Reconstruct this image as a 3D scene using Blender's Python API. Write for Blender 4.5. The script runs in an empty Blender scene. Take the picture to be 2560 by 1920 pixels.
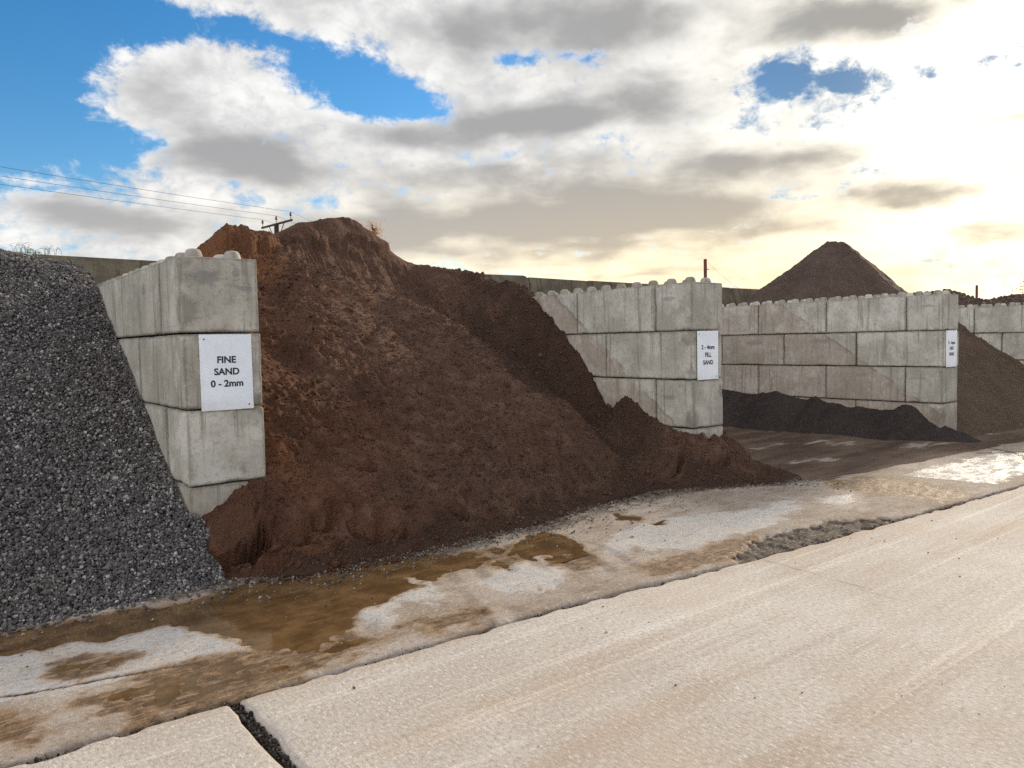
import bpy, bmesh, math, random
import numpy as np
from mathutils import Matrix, Vector

random.seed(7)
rng = np.random.default_rng(7)
SC = bpy.context.scene
COL = SC.collection
# Axes: +X runs along the road (to the right), +Y runs back into the bays, Z is up. Metres.

# ------------------------------------------------------------------ objects
def link(o, parent=None):
    COL.objects.link(o)
    if parent is not None:
        o.parent = parent
    return o

def tag(o, label=None, cat=None, group=None, kind=None):
    if label: o['label'] = label
    if cat: o['category'] = cat
    if group: o['group'] = group
    if kind: o['kind'] = kind
    return o

def empty(name, loc=(0, 0, 0)):
    o = bpy.data.objects.new(name, None)
    o.empty_display_size = 0.2
    o.location = loc
    return link(o)

def mesh_np(name, verts, faces, mat, parent=None, smooth=False, nsides=None):
    """faces: (n,k) int array, or a list of such arrays"""
    me = bpy.data.meshes.new(name)
    if not isinstance(faces, list): faces = [faces]
    faces = [np.asarray(f, dtype=np.int32) for f in faces if len(f)]
    verts = np.asarray(verts, dtype=np.float32)
    me.vertices.add(len(verts)); me.vertices.foreach_set('co', verts.ravel())
    loops = np.concatenate([f.ravel() for f in faces])
    sizes = np.concatenate([np.full(len(f), f.shape[1], np.int32) for f in faces])
    starts = np.concatenate([[0], np.cumsum(sizes)[:-1]]).astype(np.int32)
    me.loops.add(len(loops)); me.loops.foreach_set('vertex_index', loops)
    me.polygons.add(len(sizes))
    me.polygons.foreach_set('loop_start', starts)
    me.polygons.foreach_set('use_smooth', np.full(len(sizes), smooth))
    me.update(calc_edges=True); me.validate()
    me.materials.append(mat)
    o = bpy.data.objects.new(name, me)
    return link(o, parent)

def bm_obj(name, bm, mat, parent=None, smooth=False):
    me = bpy.data.meshes.new(name)
    bmesh.ops.recalc_face_normals(bm, faces=bm.faces)
    bm.to_mesh(me); bm.free()
    for p in me.polygons: p.use_smooth = smooth
    me.materials.append(mat)
    return link(bpy.data.objects.new(name, me), parent)

def set_attr(o, name, arr):
    a = o.data.attributes.new(name, 'FLOAT', 'POINT')
    a.data.foreach_set('value', np.asarray(arr, np.float32).ravel())

def set_col(o, name, arr):
    a = o.data.attributes.new(name, 'FLOAT_COLOR', 'POINT')
    a.data.foreach_set('color', np.asarray(arr, np.float32).ravel())

# ------------------------------------------------------------------ numpy noise
def _h(ix, iy, iz, seed):
    n = (ix.astype(np.int64) * 374761393 + iy.astype(np.int64) * 668265263 + iz.astype(np.int64) * 2147483647 + seed * 974711) & 0xffffffff
    n = ((n ^ (n >> 13)) * 1274126177) & 0xffffffff
    n = ((n ^ (n >> 15)) * 2246822519) & 0xffffffff
    return ((n ^ (n >> 16)) & 0xffff) / 32767.5 - 1.0

def noise3(x, y, z=None, seed=0):
    x = np.asarray(x, float); y = np.asarray(y, float)
    z = np.zeros_like(x) if z is None else np.asarray(z, float)
    ix, iy, iz = np.floor(x), np.floor(y), np.floor(z)
    fx, fy, fz = x - ix, y - iy, z - iz
    q = lambda t: t * t * t * (t * (t * 6 - 15) + 10)
    ux, uy, uz = q(fx), q(fy), q(fz)
    r = 0
    for a in (0, 1):
        for b in (0, 1):
            for c in (0, 1):
                w = (ux if a else 1 - ux) * (uy if b else 1 - uy) * (uz if c else 1 - uz)
                r = r + w * _h(ix + a, iy + b, iz + c, seed)
    return r

def fbm(x, y, z=None, octs=4, seed=0, gain=.5):
    s, a, f = 0, 1, 1
    for k in range(octs):
        s = s + a * noise3(np.asarray(x) * f + 17.3 * k, np.asarray(y) * f - 9.1 * k, None if z is None else np.asarray(z) * f + 3.7 * k, seed + k)
        a *= gain; f *= 2.03
    return s

def ridged(x, y, octs=4, seed=0):
    s, a, f = 0, 1, 1
    for k in range(octs):
        s = s + a * (1 - 2 * np.abs(noise3(np.asarray(x) * f + 5.3 * k, np.asarray(y) * f + 2.2 * k, None, seed + k)))
        a *= .5; f *= 2.1
    return s

def sst(a, b, x):
    t = np.clip((x - a) / (b - a), 0, 1)
    return t * t * (3 - 2 * t)

def poly_sd(px, py, poly):
    """signed distance to a polygon, positive inside"""
    P = np.asarray(poly, float); Q = np.roll(P, -1, 0)
    d = np.full(px.shape, 1e9); ins = np.zeros(px.shape, bool)
    for (ax, ay), (bx, by) in zip(P, Q):
        ex, ey = bx - ax, by - ay
        t = np.clip(((px - ax) * ex + (py - ay) * ey) / (ex * ex + ey * ey + 1e-12), 0, 1)
        d = np.minimum(d, (px - ax - t * ex) ** 2 + (py - ay - t * ey) ** 2)
        c = ((ay > py) != (by > py)) & (px < (bx - ax) * (py - ay) / ((by - ay) if abs(by - ay) > 1e-12 else 1e-12) + ax)
        ins ^= c
    d = np.sqrt(d)
    return np.where(ins, d, -d)

def line_d(px, py, pts):
    d = np.full(px.shape, 1e9)
    for (ax, ay), (bx, by) in zip(pts[:-1], pts[1:]):
        ex, ey = bx - ax, by - ay
        t = np.clip(((px - ax) * ex + (py - ay) * ey) / (ex * ex + ey * ey + 1e-12), 0, 1)
        d = np.minimum(d, np.hypot(px - ax - t * ex, py - ay - t * ey))
    return d

def cubic1(xs, ys, x):
    """monotone-ish Hermite interpolation along axis 0 of ys (n, ...)"""
    xs = np.asarray(xs, float); ys = np.asarray(ys, float)
    m = np.zeros_like(ys)
    h = np.diff(xs)
    sh = (-1,) + (1,) * (ys.ndim - 1)
    dl = np.diff(ys, axis=0) / h.reshape(sh)
    m[1:-1] = (dl[1:] * h[:-1].reshape(sh) + dl[:-1] * h[1:].reshape(sh)) / (h[1:] + h[:-1]).reshape(sh)
    m[0] = dl[0]; m[-1] = dl[-1]
    x = np.clip(x, xs[0], xs[-1])
    i = np.clip(np.searchsorted(xs, x) - 1, 0, len(xs) - 2)
    t = (x - xs[i]) / h[i]
    return i, t, m, h

def hermite_table(us, vs, Z, u, v):
    """Z[iv][iu] table, u,v same-shape arrays"""
    Z = np.asarray(Z, float)
    # first along v for every column, then along u
    i, t, m, h = cubic1(vs, Z, v)
    t_ = t[..., None]; hh = h[i][..., None]
    a = Z[i] * (2 * t_**3 - 3 * t_**2 + 1) + m[i] * hh * (t_**3 - 2 * t_**2 + t_) + Z[i + 1] * (-2 * t_**3 + 3 * t_**2) + m[i + 1] * hh * (t_**3 - t_**2)
    us = np.asarray(us, float); hu = np.diff(us)
    dl = np.diff(a, axis=-1) / hu
    mu = np.empty_like(a)
    mu[..., 1:-1] = (dl[..., 1:] * hu[:-1] + dl[..., :-1] * hu[1:]) / (hu[1:] + hu[:-1])
    mu[..., 0] = dl[..., 0]; mu[..., -1] = dl[..., -1]
    uc = np.clip(u, us[0], us[-1])
    j = np.clip(np.searchsorted(us, uc) - 1, 0, len(us) - 2)
    tt = (uc - us[j]) / hu[j]
    g = lambda arr, k: np.take_along_axis(arr, k[..., None], -1)[..., 0]
    return g(a, j) * (2 * tt**3 - 3 * tt**2 + 1) + g(mu, j) * hu[j] * (tt**3 - 2 * tt**2 + tt) + g(a, j + 1) * (-2 * tt**3 + 3 * tt**2) + g(mu, j + 1) * hu[j] * (tt**3 - tt**2)

def grid_faces(nu, nv, keep=None):
    idx = np.arange(nu * nv).reshape(nv, nu)
    f = np.stack([idx[:-1, :-1], idx[:-1, 1:], idx[1:, 1:], idx[1:, :-1]], -1)
    if keep is not None:
        f = f[keep]
    return f.reshape(-1, 4)

def compact(verts, faces, *attrs):
    used = np.unique(np.concatenate([f.ravel() for f in faces]))
    remap = np.full(len(verts), -1, np.int64); remap[used] = np.arange(len(used))
    return [verts[used], [remap[f] for f in faces]] + [a[used] for a in attrs]

ICO_V = None
def ico():
    global ICO_V
    if ICO_V is None:
        p = (1 + 5 ** .5) / 2
        v = np.array([(-1, p, 0), (1, p, 0), (-1, -p, 0), (1, -p, 0), (0, -1, p), (0, 1, p), (0, -1, -p), (0, 1, -p), (p, 0, -1), (p, 0, 1), (-p, 0, -1), (-p, 0, 1)], float)
        f = np.array([(0, 11, 5), (0, 5, 1), (0, 1, 7), (0, 7, 10), (0, 10, 11), (1, 5, 9), (5, 11, 4), (11, 10, 2), (10, 7, 6), (7, 1, 8), (3, 9, 4), (3, 4, 2), (3, 2, 6), (3, 6, 8), (3, 8, 9), (4, 9, 5), (2, 4, 11), (6, 2, 10), (8, 6, 7), (9, 8, 1)])
        ICO_V = (v / np.linalg.norm(v[0]), f)
    return ICO_V

def stones(cent, size, flat=.62, jit=.28, nrm=None):
    """angular stones, one 12-vertex lump per centre"""
    n = len(cent)
    v, f = ico()
    A = rng.normal(size=(n, 3, 3)); Q, _ = np.linalg.qr(A)
    sc = np.stack([np.ones(n), rng.uniform(.6, .95, n), rng.uniform(flat - .15, flat + .15, n)], -1) * size[:, None] * .5
    w = v[None] * (1 + rng.uniform(-jit, jit, (n, 12, 1)))
    w = np.einsum('nij,nkj->nki', Q, w * sc[:, None, :]) + cent[:, None, :]
    F = (f[None] + (np.arange(n) * 12)[:, None, None]).reshape(-1, 3)
    return w.reshape(-1, 3), F

# ------------------------------------------------------------------ shader helper
class NT:
    def __init__(s, tree):
        s.t = tree; tree.nodes.clear()
    def n(s, typ, **kw):
        nd = s.t.nodes.new(typ)
        for k, v in kw.items(): setattr(nd, k, v)
        return nd
    def put(s, sock, val):
        if hasattr(val, 'links') and hasattr(val, 'node'): s.t.links.new(val, sock)
        elif val is not None: sock.default_value = val
    def m(s, op, a, b=None, c=None, clamp=False):
        nd = s.n('ShaderNodeMath', operation=op); nd.use_clamp = clamp
        for i, x in enumerate((a, b, c)):
            if x is not None: s.put(nd.inputs[i], x)
        return nd.outputs[0]
    def vm(s, op, a, b=None, out=0):
        nd = s.n('ShaderNodeVectorMath', operation=op)
        s.put(nd.inputs[0], a)
        if b is not None: s.put(nd.inputs[1], b)
        return nd.outputs[out]
    def add(s, a, b): return s.m('ADD', a, b)
    def sub(s, a, b): return s.m('SUBTRACT', a, b)
    def mul(s, a, b): return s.m('MULTIPLY', a, b)
    def ramp(s, x, lo, hi, smooth=True):
        nd = s.n('ShaderNodeMapRange'); nd.interpolation_type = 'SMOOTHSTEP' if smooth else 'LINEAR'
        s.put(nd.inputs[0], x); s.put(nd.inputs[1], lo); s.put(nd.inputs[2], hi)
        return nd.outputs[0]
    def maprange(s, x, lo, hi, a, b):
        nd = s.n('ShaderNodeMapRange')
        for i, v in enumerate((x, lo, hi, a, b)): s.put(nd.inputs[i], v)
        return nd.outputs[0]
    def mix(s, f, a, b, blend='MIX'):
        nd = s.n('ShaderNodeMix', data_type='RGBA', blend_type=blend)
        s.put(nd.inputs[0], f); s.put(nd.inputs[6], a if not isinstance(a, tuple) else (*a, 1)[:4]); s.put(nd.inputs[7], b if not isinstance(b, tuple) else (*b, 1)[:4])
        return nd.outputs[2]
    def noise(s, vec, scale, detail=4, rough=.55, dist=0, dim='3D'):
        nd = s.n('ShaderNodeTexNoise', noise_dimensions=dim)
        s.put(nd.inputs['Vector'], vec); nd.inputs['Scale'].default_value = scale
        nd.inputs['Detail'].default_value = detail; nd.inputs['Roughness'].default_value = rough
        nd.inputs['Distortion'].default_value = dist
        return nd.outputs[0]
    def vor(s, vec, scale, feature='F1', rnd=1.0, out='Distance'):
        nd = s.n('ShaderNodeTexVoronoi', feature=feature)
        s.put(nd.inputs['Vector'], vec); nd.inputs['Scale'].default_value = scale
        nd.inputs['Randomness'].default_value = rnd
        return nd.outputs[out]
    def mapping(s, vec, loc=(0, 0, 0), rot=(0, 0, 0), scale=(1, 1, 1)):
        nd = s.n('ShaderNodeMapping'); s.put(nd.inputs[0], vec)
        nd.inputs[1].default_value = loc; nd.inputs[2].default_value = rot; nd.inputs[3].default_value = scale
        return nd.outputs[0]
    def pos(s): return s.n('ShaderNodeNewGeometry').outputs['Position']
    def obj(s): return s.n('ShaderNodeTexCoord').outputs['Object']
    def xyz(s, v):
        nd = s.n('ShaderNodeSeparateXYZ'); s.put(nd.inputs[0], v); return nd.outputs
    def comb(s, x, y, z):
        nd = s.n('ShaderNodeCombineXYZ')
        for i, v in enumerate((x, y, z)): s.put(nd.inputs[i], v)
        return nd.outputs[0]
    def attr(s, name, out='Fac'): return s.n('ShaderNodeAttribute', attribute_name=name).outputs[out]
    def bump(s, h, strength=1, dist=.01, normal=None):
        nd = s.n('ShaderNodeBump'); nd.inputs['Strength'].default_value = strength; nd.inputs['Distance'].default_value = dist
        s.put(nd.inputs['Height'], h)
        if normal is not None: s.put(nd.inputs['Normal'], normal)
        return nd.outputs[0]
    def out(s, color, rough=.9, normal=None, spec=.3, metallic=0):
        p = s.n('ShaderNodeBsdfPrincipled')
        s.put(p.inputs['Base Color'], color if not isinstance(color, tuple) else (*color, 1)[:4])
        s.put(p.inputs['Roughness'], rough); s.put(p.inputs['Specular IOR Level'], spec); s.put(p.inputs['Metallic'], metallic)
        if normal is not None: s.put(p.inputs['Normal'], normal)
        o = s.n('ShaderNodeOutputMaterial'); s.t.links.new(p.outputs[0], o.inputs[0])
        return p

def material(name):
    m = bpy.data.materials.new(name); m.use_nodes = True
    return m, NT(m.node_tree)

def simple(name, col, rough=.8, spec=.3, metallic=0, var=.15, scale=6):
    m, t = material(name)
    n = t.noise(t.pos(), scale, 4)
    c = t.mix(t.ramp(n, .3, .7), tuple(x * (1 - var) for x in col), tuple(min(1, x * (1 + var)) for x in col))
    t.out(c, rough, None, spec, metallic)
    return m

# ------------------------------------------------------------------ materials
def mat_concrete_block():
    m, t = material('cast_concrete')
    P = t.pos()
    info = t.n('ShaderNodeObjectInfo'); rnd = info.outputs['Random']
    off = t.vm('ADD', P, t.comb(t.mul(rnd, 37.0), t.mul(rnd, 11.0), t.mul(rnd, 5.0)))
    base = t.mix(rnd, (.40, .37, .32), (.57, .54, .48))
    rnd2 = t.m('FRACT', t.mul(rnd, 7.31))
    base = t.mix(t.mul(rnd2, .55), base, t.mix(t.m('FRACT', t.mul(rnd, 23.7)), (.43, .40, .335), (.51, .465, .435)))
    big = t.noise(off, 2.4, 5, .6)
    col = t.mix(t.ramp(big, .38, .66), t.mix(.6, base, (.25, .23, .185)), base)
    # greenish growth and pale bloom, in patches
    g = t.noise(t.mapping(off, scale=(1.5, 1.5, .7)), 2.2, 6, .65)
    col = t.mix(t.mul(t.ramp(g, .56, .78), .3), col, (.275, .25, .18))
    b = t.noise(t.vm('ADD', off, (9, 3, 1)), 3.1, 7, .7)
    col = t.mix(t.mul(t.ramp(b, .52, .68), .6), col, (.53, .515, .48))
    # run-down streaks
    st = t.noise(t.mapping(off, scale=(16, 16, .9)), 1, 4, .6)
    col = t.mix(t.mul(t.ramp(st, .53, .68), .7), col, (.19, .175, .135))
    st2 = t.noise(t.mapping(off, loc=(3, 1, 0), scale=(30, 30, .6)), 1, 2, .5)
    col = t.mix(t.mul(t.ramp(st2, .66, .74), .45), col, (.11, .105, .09))
    # tyre / bucket scuffs: dark smears with their own shape
    sc = t.noise(t.mapping(off, scale=(1.4, 1.4, 7)), 1.3, 5, .6, 1.2)
    col = t.mix(t.mul(t.ramp(sc, .70, .78), .35), col, (.13, .13, .13))
    sk = t.attr('scuff'); sn = t.noise(t.mapping(P, scale=(7, 7, 34)), 1, 6, .75)
    col = t.mix(t.mul(t.ramp(t.add(t.mul(sk, .9), t.mul(t.sub(sn, .5), 2.2)), .3, .7), t.mul(t.ramp(sk, .05, .4), .5)), col, (.14, .14, .15))
    # pores
    v = t.vor(off, 34)
    vs = t.noise(off, 5, 2)
    pore = t.mul(t.sub(1, t.ramp(v, .07, .16)), t.ramp(vs, .5, .62))
    col = t.mix(t.mul(pore, .75), col, (.07, .065, .06))
    fine = t.noise(off, 160, 3, .7); mot = t.noise(off, 21, 6, .75)
    col = t.mix(t.mul(t.ramp(mot, .50, .38), .5), col, t.mix(.6, col, (.14, .125, .095)))
    col = t.mix(t.mul(t.ramp(fine, .35, .7), .3), col, t.mix(.5, col, (.16, .155, .14)))
    # old tide-lines of stored sand, dusty below the line (per wall, set as attributes on the mesh)
    tl = t.attr('tide')
    wob = t.mul(t.sub(t.noise(P, 7, 4), .5), .10)
    tw = t.add(tl, wob)
    dn = t.noise(P, 14, 5, .7)
    below = t.mul(t.ramp(tw, -.01, .05), t.ramp(dn, .25, .65))
    col = t.mix(t.mul(below, .5), col, (.25, .165, .12))
    edge = t.mul(t.mul(t.ramp(tw, -.035, 0), t.sub(1, t.ramp(tw, .0, .045))), t.ramp(t.noise(P, 3, 3), .38, .55))
    col = t.mix(t.mul(edge, .5), col, (.10, .07, .055))
    zz = t.xyz(P)[2]
    low = t.ramp(t.add(zz, t.mul(t.sub(t.noise(P, 6, 5, .7), .5), .7)), .75, .15)
    col = t.mix(t.mul(low, .5), col, (.24, .17, .125))
    # dirt caught along the arrises
    dirt = t.attr('edge')
    col = t.mix(t.mul(t.ramp(t.add(dirt, t.mul(t.sub(t.noise(off, 22, 4), .5), .9)), .35, .8), .55), col, (.12, .11, .085))
    h = t.add(t.mul(fine, .25), t.add(t.mul(pore, -1.2), t.mul(t.noise(off, 26, 5, .6), .6)))
    t.out(col, .88, t.bump(h, .6, .004), .25)
    return m

def mat_sand(name, dark, mid, light, fresh_sunlit=None, grain=230, rip=.8):
    m, t = material(name)
    P = t.pos()
    n1 = t.noise(P, 1.1, 5, .6); n2 = t.noise(P, 6, 6, .65); n3 = t.noise(P, grain, 2, .7)
    n4 = t.noise(t.mapping(P, scale=(9, 24, 14)), 1, 5, .65)
    col = t.mix(t.ramp(n1, .36, .66), dark, mid)
    col = t.mix(t.mul(t.ramp(n2, .46, .72), .6), col, light)
    col = t.mix(t.mul(t.ramp(n4, .5, .7), .35), col, light)
    if fresh_sunlit is not None:
        tn = t.attr('tone')
        col = t.mix(t.mul(tn, .75), col, t.mix(t.ramp(n2, .4, .7), (.138, .082, .060), (.275, .187, .146)))
        fr = t.attr('fresh_sunlit')
        col = t.mix(t.mul(t.ramp(t.add(fr, t.mul(t.sub(n2, .5), .5)), .2, .9), .9), col, fresh_sunlit)
        dr = t.attr('damp_shade')
        col = t.mix(t.mul(t.ramp(t.add(dr, t.mul(t.sub(n2, .5), .6)), .25, .85), .8), col, (.026, .020, .021))
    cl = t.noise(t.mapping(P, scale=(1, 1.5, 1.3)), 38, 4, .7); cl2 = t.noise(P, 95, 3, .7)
    col = t.mix(t.mul(t.ramp(cl, .46, .30), .75), col, tuple(x * .28 for x in dark))  # crevice shade between clumps painted into the crust colour
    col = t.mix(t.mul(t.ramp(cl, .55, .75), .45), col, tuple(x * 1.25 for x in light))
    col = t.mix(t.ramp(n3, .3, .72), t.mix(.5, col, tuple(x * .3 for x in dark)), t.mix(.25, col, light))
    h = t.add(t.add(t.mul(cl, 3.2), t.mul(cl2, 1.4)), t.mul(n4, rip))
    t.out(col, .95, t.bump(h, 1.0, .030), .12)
    return m

def mat_stone(name, cols, spec=.35):
    m, t = material(name)
    g = t.n('ShaderNodeNewGeometry'); r = g.outputs['Random Per Island']
    cr = t.n('ShaderNodeValToRGB'); t.put(cr.inputs[0], r)
    el = cr.color_ramp.elements
    el[0].position = 0; el[0].color = (*cols[0][1], 1)
    el[1].position = cols[-1][0]; el[1].color = (*cols[-1][1], 1)
    for p, c in cols[1:-1]:
        e = el.new(p); e.color = (*c, 1)
    P = t.pos()
    n = t.noise(P, 130, 3, .6)
    c = t.mix(t.ramp(n, .3, .75), t.mix(.4, cr.outputs[0], (.01, .01, .012)), cr.outputs[0])
    big = t.noise(P, .9, 3)
    c = t.mix(t.mul(t.ramp(big, .4, .65), .4), c, t.mix(.5, c, (.045, .03, .032)))
    t.out(c, .75, t.bump(n, .4, .003), spec)
    return m

def mat_slab():
    m, t = material('road_concrete')
    P = t.pos()
    n1 = t.noise(P, .55, 5, .6); n2 = t.noise(P, 3.2, 6, .65)
    tr = t.noise(t.mapping(P, rot=(0, 0, .06), scale=(.16, 1.7, 1)), 1.0, 5, .6)      # long wear bands along the road
    col = t.mix(t.ramp(n1, .35, .65), (.47, .425, .38), (.57, .535, .49))
    col = t.mix(t.mul(t.ramp(tr, .47, .60), .85), col, (.415, .325, .255))
    col = t.mix(t.mul(t.ramp(t.noise(t.vm('ADD', P, (4, 7, 0)), 1.3, 5, .6), .52, .72), .5), col, (.60, .565, .53))
    col = t.mix(t.mul(t.ramp(n2, .5, .75), .35), col, (.40, .33, .27))
    # tamped ridges running across the road
    rd = t.noise(t.mapping(P, scale=(58, 17, 1)), 1, 4, .65, .3)
    patch = t.ramp(t.noise(P, .8, 3), .38, .6)
    fine = t.noise(P, 120, 3, .7)
    sp = t.vor(P, 26); spm = t.mul(t.sub(1, t.ramp(sp, .05, .11)), t.ramp(t.noise(P, 2.1, 3), .5, .66))
    col = t.mix(t.mul(spm, .7), col, (.13, .10, .08))
    col = t.mix(t.mul(t.ramp(fine, .35, .75), .35), t.mix(.35, col, (.25, .2, .16)), col)
    pit = t.mul(t.sub(1, t.ramp(rd, .28, .42)), patch)
    col = t.mix(t.mul(pit, .6), col, (.24, .185, .145))
    tk = t.noise(t.mapping(P, loc=(1, 5, 0), rot=(0, 0, .05), scale=(.10, 7.5, 1)), 1.0, 4, .65)
    col = t.mix(t.mul(t.mul(t.ramp(tk, .54, .66), t.ramp(t.noise(P, .6, 3), .4, .6)), .5), col, (.33, .275, .23))
    col = t.mix(t.mul(t.ramp(tk, .46, .34), .4), col, (.66, .62, .57))
    g5 = t.noise(t.mapping(P, loc=(2, 9, 0), scale=(.5, 1.3, 1)), 2.3, 7, .7)
    col = t.mix(t.mul(t.ramp(g5, .52, .7), .5), col, (.40, .31, .235))
    g6 = t.noise(t.mapping(P, scale=(1.3, .8, 1)), 40, 4, .8)
    col = t.mix(t.mul(t.ramp(g6, .50, .36), .7), col, (.27, .215, .17))
    col = t.mix(t.mul(t.ramp(g6, .54, .68), .6), col, (.74, .70, .64))
    bl = t.noise(t.mapping(P, loc=(7, 1, 0)), .38, 4, .6)
    col = t.mix(t.mul(t.ramp(bl, .50, .66), .35), col, (.45, .36, .285))
    stn = t.add(t.vor(P, 1.1), t.mul(t.sub(t.noise(P, 26, 3, .6), .5), .06))
    col = t.mix(t.mul(t.sub(1, t.ramp(stn, .02, .06)), .75), col, (.14, .10, .075))
    ed = t.attr('edge')
    col = t.mix(t.mul(t.ramp(t.add(ed, t.mul(t.sub(n2, .5), .7)), .35, .9), .55), col, (.36, .31, .27))
    ck = t.attr('crack')
    col = t.mix(t.mul(ck, .85), col, (.10, .07, .05))
    h = t.add(t.add(t.mul(rd, t.add(.35, t.mul(patch, 1.1))), t.mul(fine, .35)), t.add(t.mul(spm, -.8), t.mul(t.noise(P, 45, 4, .65), .5)))
    t.out(col, .88, t.bump(t.add(h, t.mul(g6, 1.3)), .55, .006), .2)
    return m

def mat_strip():
    m, t = material('stained_concrete')
    P = t.pos()
    a = t.n('ShaderNodeAttribute', attribute_name='stain')
    sep = t.n('ShaderNodeSeparateColor'); t.put(sep.inputs[0], a.outputs['Color'])
    mud, white, dark = sep.outputs; crack = a.outputs['Alpha']
    n1 = t.noise(P, 1.3, 6, .65); n2 = t.noise(P, 9, 6, .7); fine = t.noise(P, 90, 4, .7)
    sc = t.noise(t.mapping(P, rot=(0, 0, math.radians(-12)), scale=(5, 30, 1)), 1, 5, .65, .5)
    col = t.mix(t.ramp(n1, .35, .65), (.31, .25, .20), (.46, .40, .35))
    n5 = t.noise(t.mapping(P, rot=(0, 0, math.radians(-10)), scale=(1, 2.2, 1)), 2.6, 7, .72)
    col = t.mix(t.mul(t.ramp(n5, .48, .62), .75), col, (.22, .16, .115))
    col = t.mix(t.mul(t.ramp(n2, .48, .7), .55), col, (.25, .19, .14))
    col = t.mix(t.mul(t.ramp(sc, .55, .72), .5), col, (.17, .13, .10))
    wf = t.ramp(t.add(white, t.add(t.mul(t.sub(n2, .5), 1.8), t.mul(t.sub(n5, .5), 1.8))), .42, .80)
    wc = t.mix(t.ramp(t.noise(P, 4, 4), .4, .62), (.52, .525, .53), (.60, .56, .52))
    col = t.mix(t.mul(wf, .9), col, t.mix(t.mul(t.ramp(sc, .5, .72), .4), wc, (.25, .2, .16)))
    col = t.mix(t.mul(t.ramp(fine, .35, .7), .4), t.mix(.4, col, (.16, .12, .09)), col)
    sp = t.vor(P, 17); spm = t.mul(t.sub(1, t.ramp(sp, .05, .13)), t.ramp(t.noise(P, 1.7, 3), .48, .62))
    col = t.mix(t.mul(spm, .7), col, (.10, .07, .055))
    film = t.ramp(t.add(mud, t.add(t.mul(t.sub(n5, .5), 1.6), t.mul(t.sub(n2, .5), 1.2))), .05, .6)
    col = t.mix(t.mul(film, .55), col, (.27, .175, .10))
    mf = t.ramp(t.add(mud, t.add(t.mul(t.sub(n2, .5), 1.3), t.mul(t.sub(n5, .5), 1.0))), .35, .75)
    mc = t.mix(t.ramp(t.noise(P, 13, 6, .7), .38, .66), (.075, .042, .020), (.23, .14, .075))
    mc = t.mix(t.mul(t.ramp(sc, .50, .66), .65), mc, (.36, .26, .17))
    mc = t.mix(t.mul(t.ramp(n2, .52, .38), .6), mc, (.06, .036, .02))
    col = t.mix(t.mul(mf, .93), col, mc)
    df = t.ramp(t.add(dark, t.mul(t.sub(n2, .5), .7)), .35, .7)
    dc = t.mix(t.ramp(t.noise(P, 25, 5, .7), .44, .68), (.035, .026, .021), (.19, .145, .11))
    col = t.mix(t.mul(df, .92), col, dc)
    q6 = t.noise(P, 34, 4, .8)
    col = t.mix(t.mul(t.ramp(q6, .47, .33), .6), col, (.12, .09, .065))
    col = t.mix(t.mul(t.mul(t.ramp(q6, .56, .70), .45), t.sub(1, mf)), col, (.66, .63, .59))
    ck = t.mul(crack, t.ramp(t.noise(P, 6, 3), .2, .45))
    col = t.mix(t.mul(ck, .9), col, (.05, .03, .022))
    wetr = t.sub(.92, t.add(t.mul(mf, .25), t.mul(t.mul(wf, t.ramp(n5, .62, .42)), .5)))
    h = t.add(t.add(t.mul(fine, .4), t.mul(q6, 1.6)), t.add(t.mul(sc, .8), t.mul(spm, -1)))
    t.out(col, wetr, t.bump(h, .9, .007), .22)
    return m

def mat_water():
    m, t = material('muddy_water')
    P = t.pos()
    n = t.noise(P, 5, 5, .6); s = t.noise(t.mapping(P, rot=(0, 0, math.radians(-12)), scale=(3, 16, 1)), 1, 5, .6, .8)
    c = t.mix(t.ramp(n, .35, .68), (.072, .041, .017), (.145, .083, .036))
    c = t.mix(t.mul(t.ramp(s, .5, .72), .4), c, (.20, .125, .06))
    h = t.noise(P, 14, 3)
    t.out(c, .05, t.bump(h, .06, .004), .5)
    return m

def mat_ground():
    m, t = material('packed_earth')
    P = t.pos()
    n = t.noise(P, .7, 6, .65); f = t.noise(P, 30, 5, .7)
    c = t.mix(t.ramp(n, .35, .65), (.055, .042, .035), (.11, .085, .068))
    c = t.mix(t.mul(t.ramp(f, .4, .7), .5), c, (.035, .028, .024))
    t.out(c, .9, t.bump(f, .8, .02), .25)
    return m

def mat_bay_floor():
    m, t = material('wet_dirty_floor')
    P = t.pos()
    n = t.noise(t.mapping(P, rot=(0, 0, .35), scale=(.5, 1.7, 1)), 1.2, 6, .65); f = t.noise(P, 40, 5, .7)
    p = t.noise(t.mapping(P, loc=(3, 2, 0), rot=(0, 0, .3), scale=(.45, 1.5, 1)), 1.1, 5, .6)
    c = t.mix(t.ramp(n, .35, .65), (.075, .048, .036), (.15, .105, .078))
    c = t.mix(t.mul(t.ramp(f, .4, .7), .45), c, (.05, .038, .03))
    pf = t.ramp(p, .60, .67)
    c = t.mix(t.mul(pf, .8), c, (.34, .29, .24))  # pale wet patches, the sky's reflection painted into the colour
    t.out(c, t.sub(1.0, t.mul(pf, .5)), t.bump(t.add(f, t.mul(n, .8)), .8, .02), .12)
    return m

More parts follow.
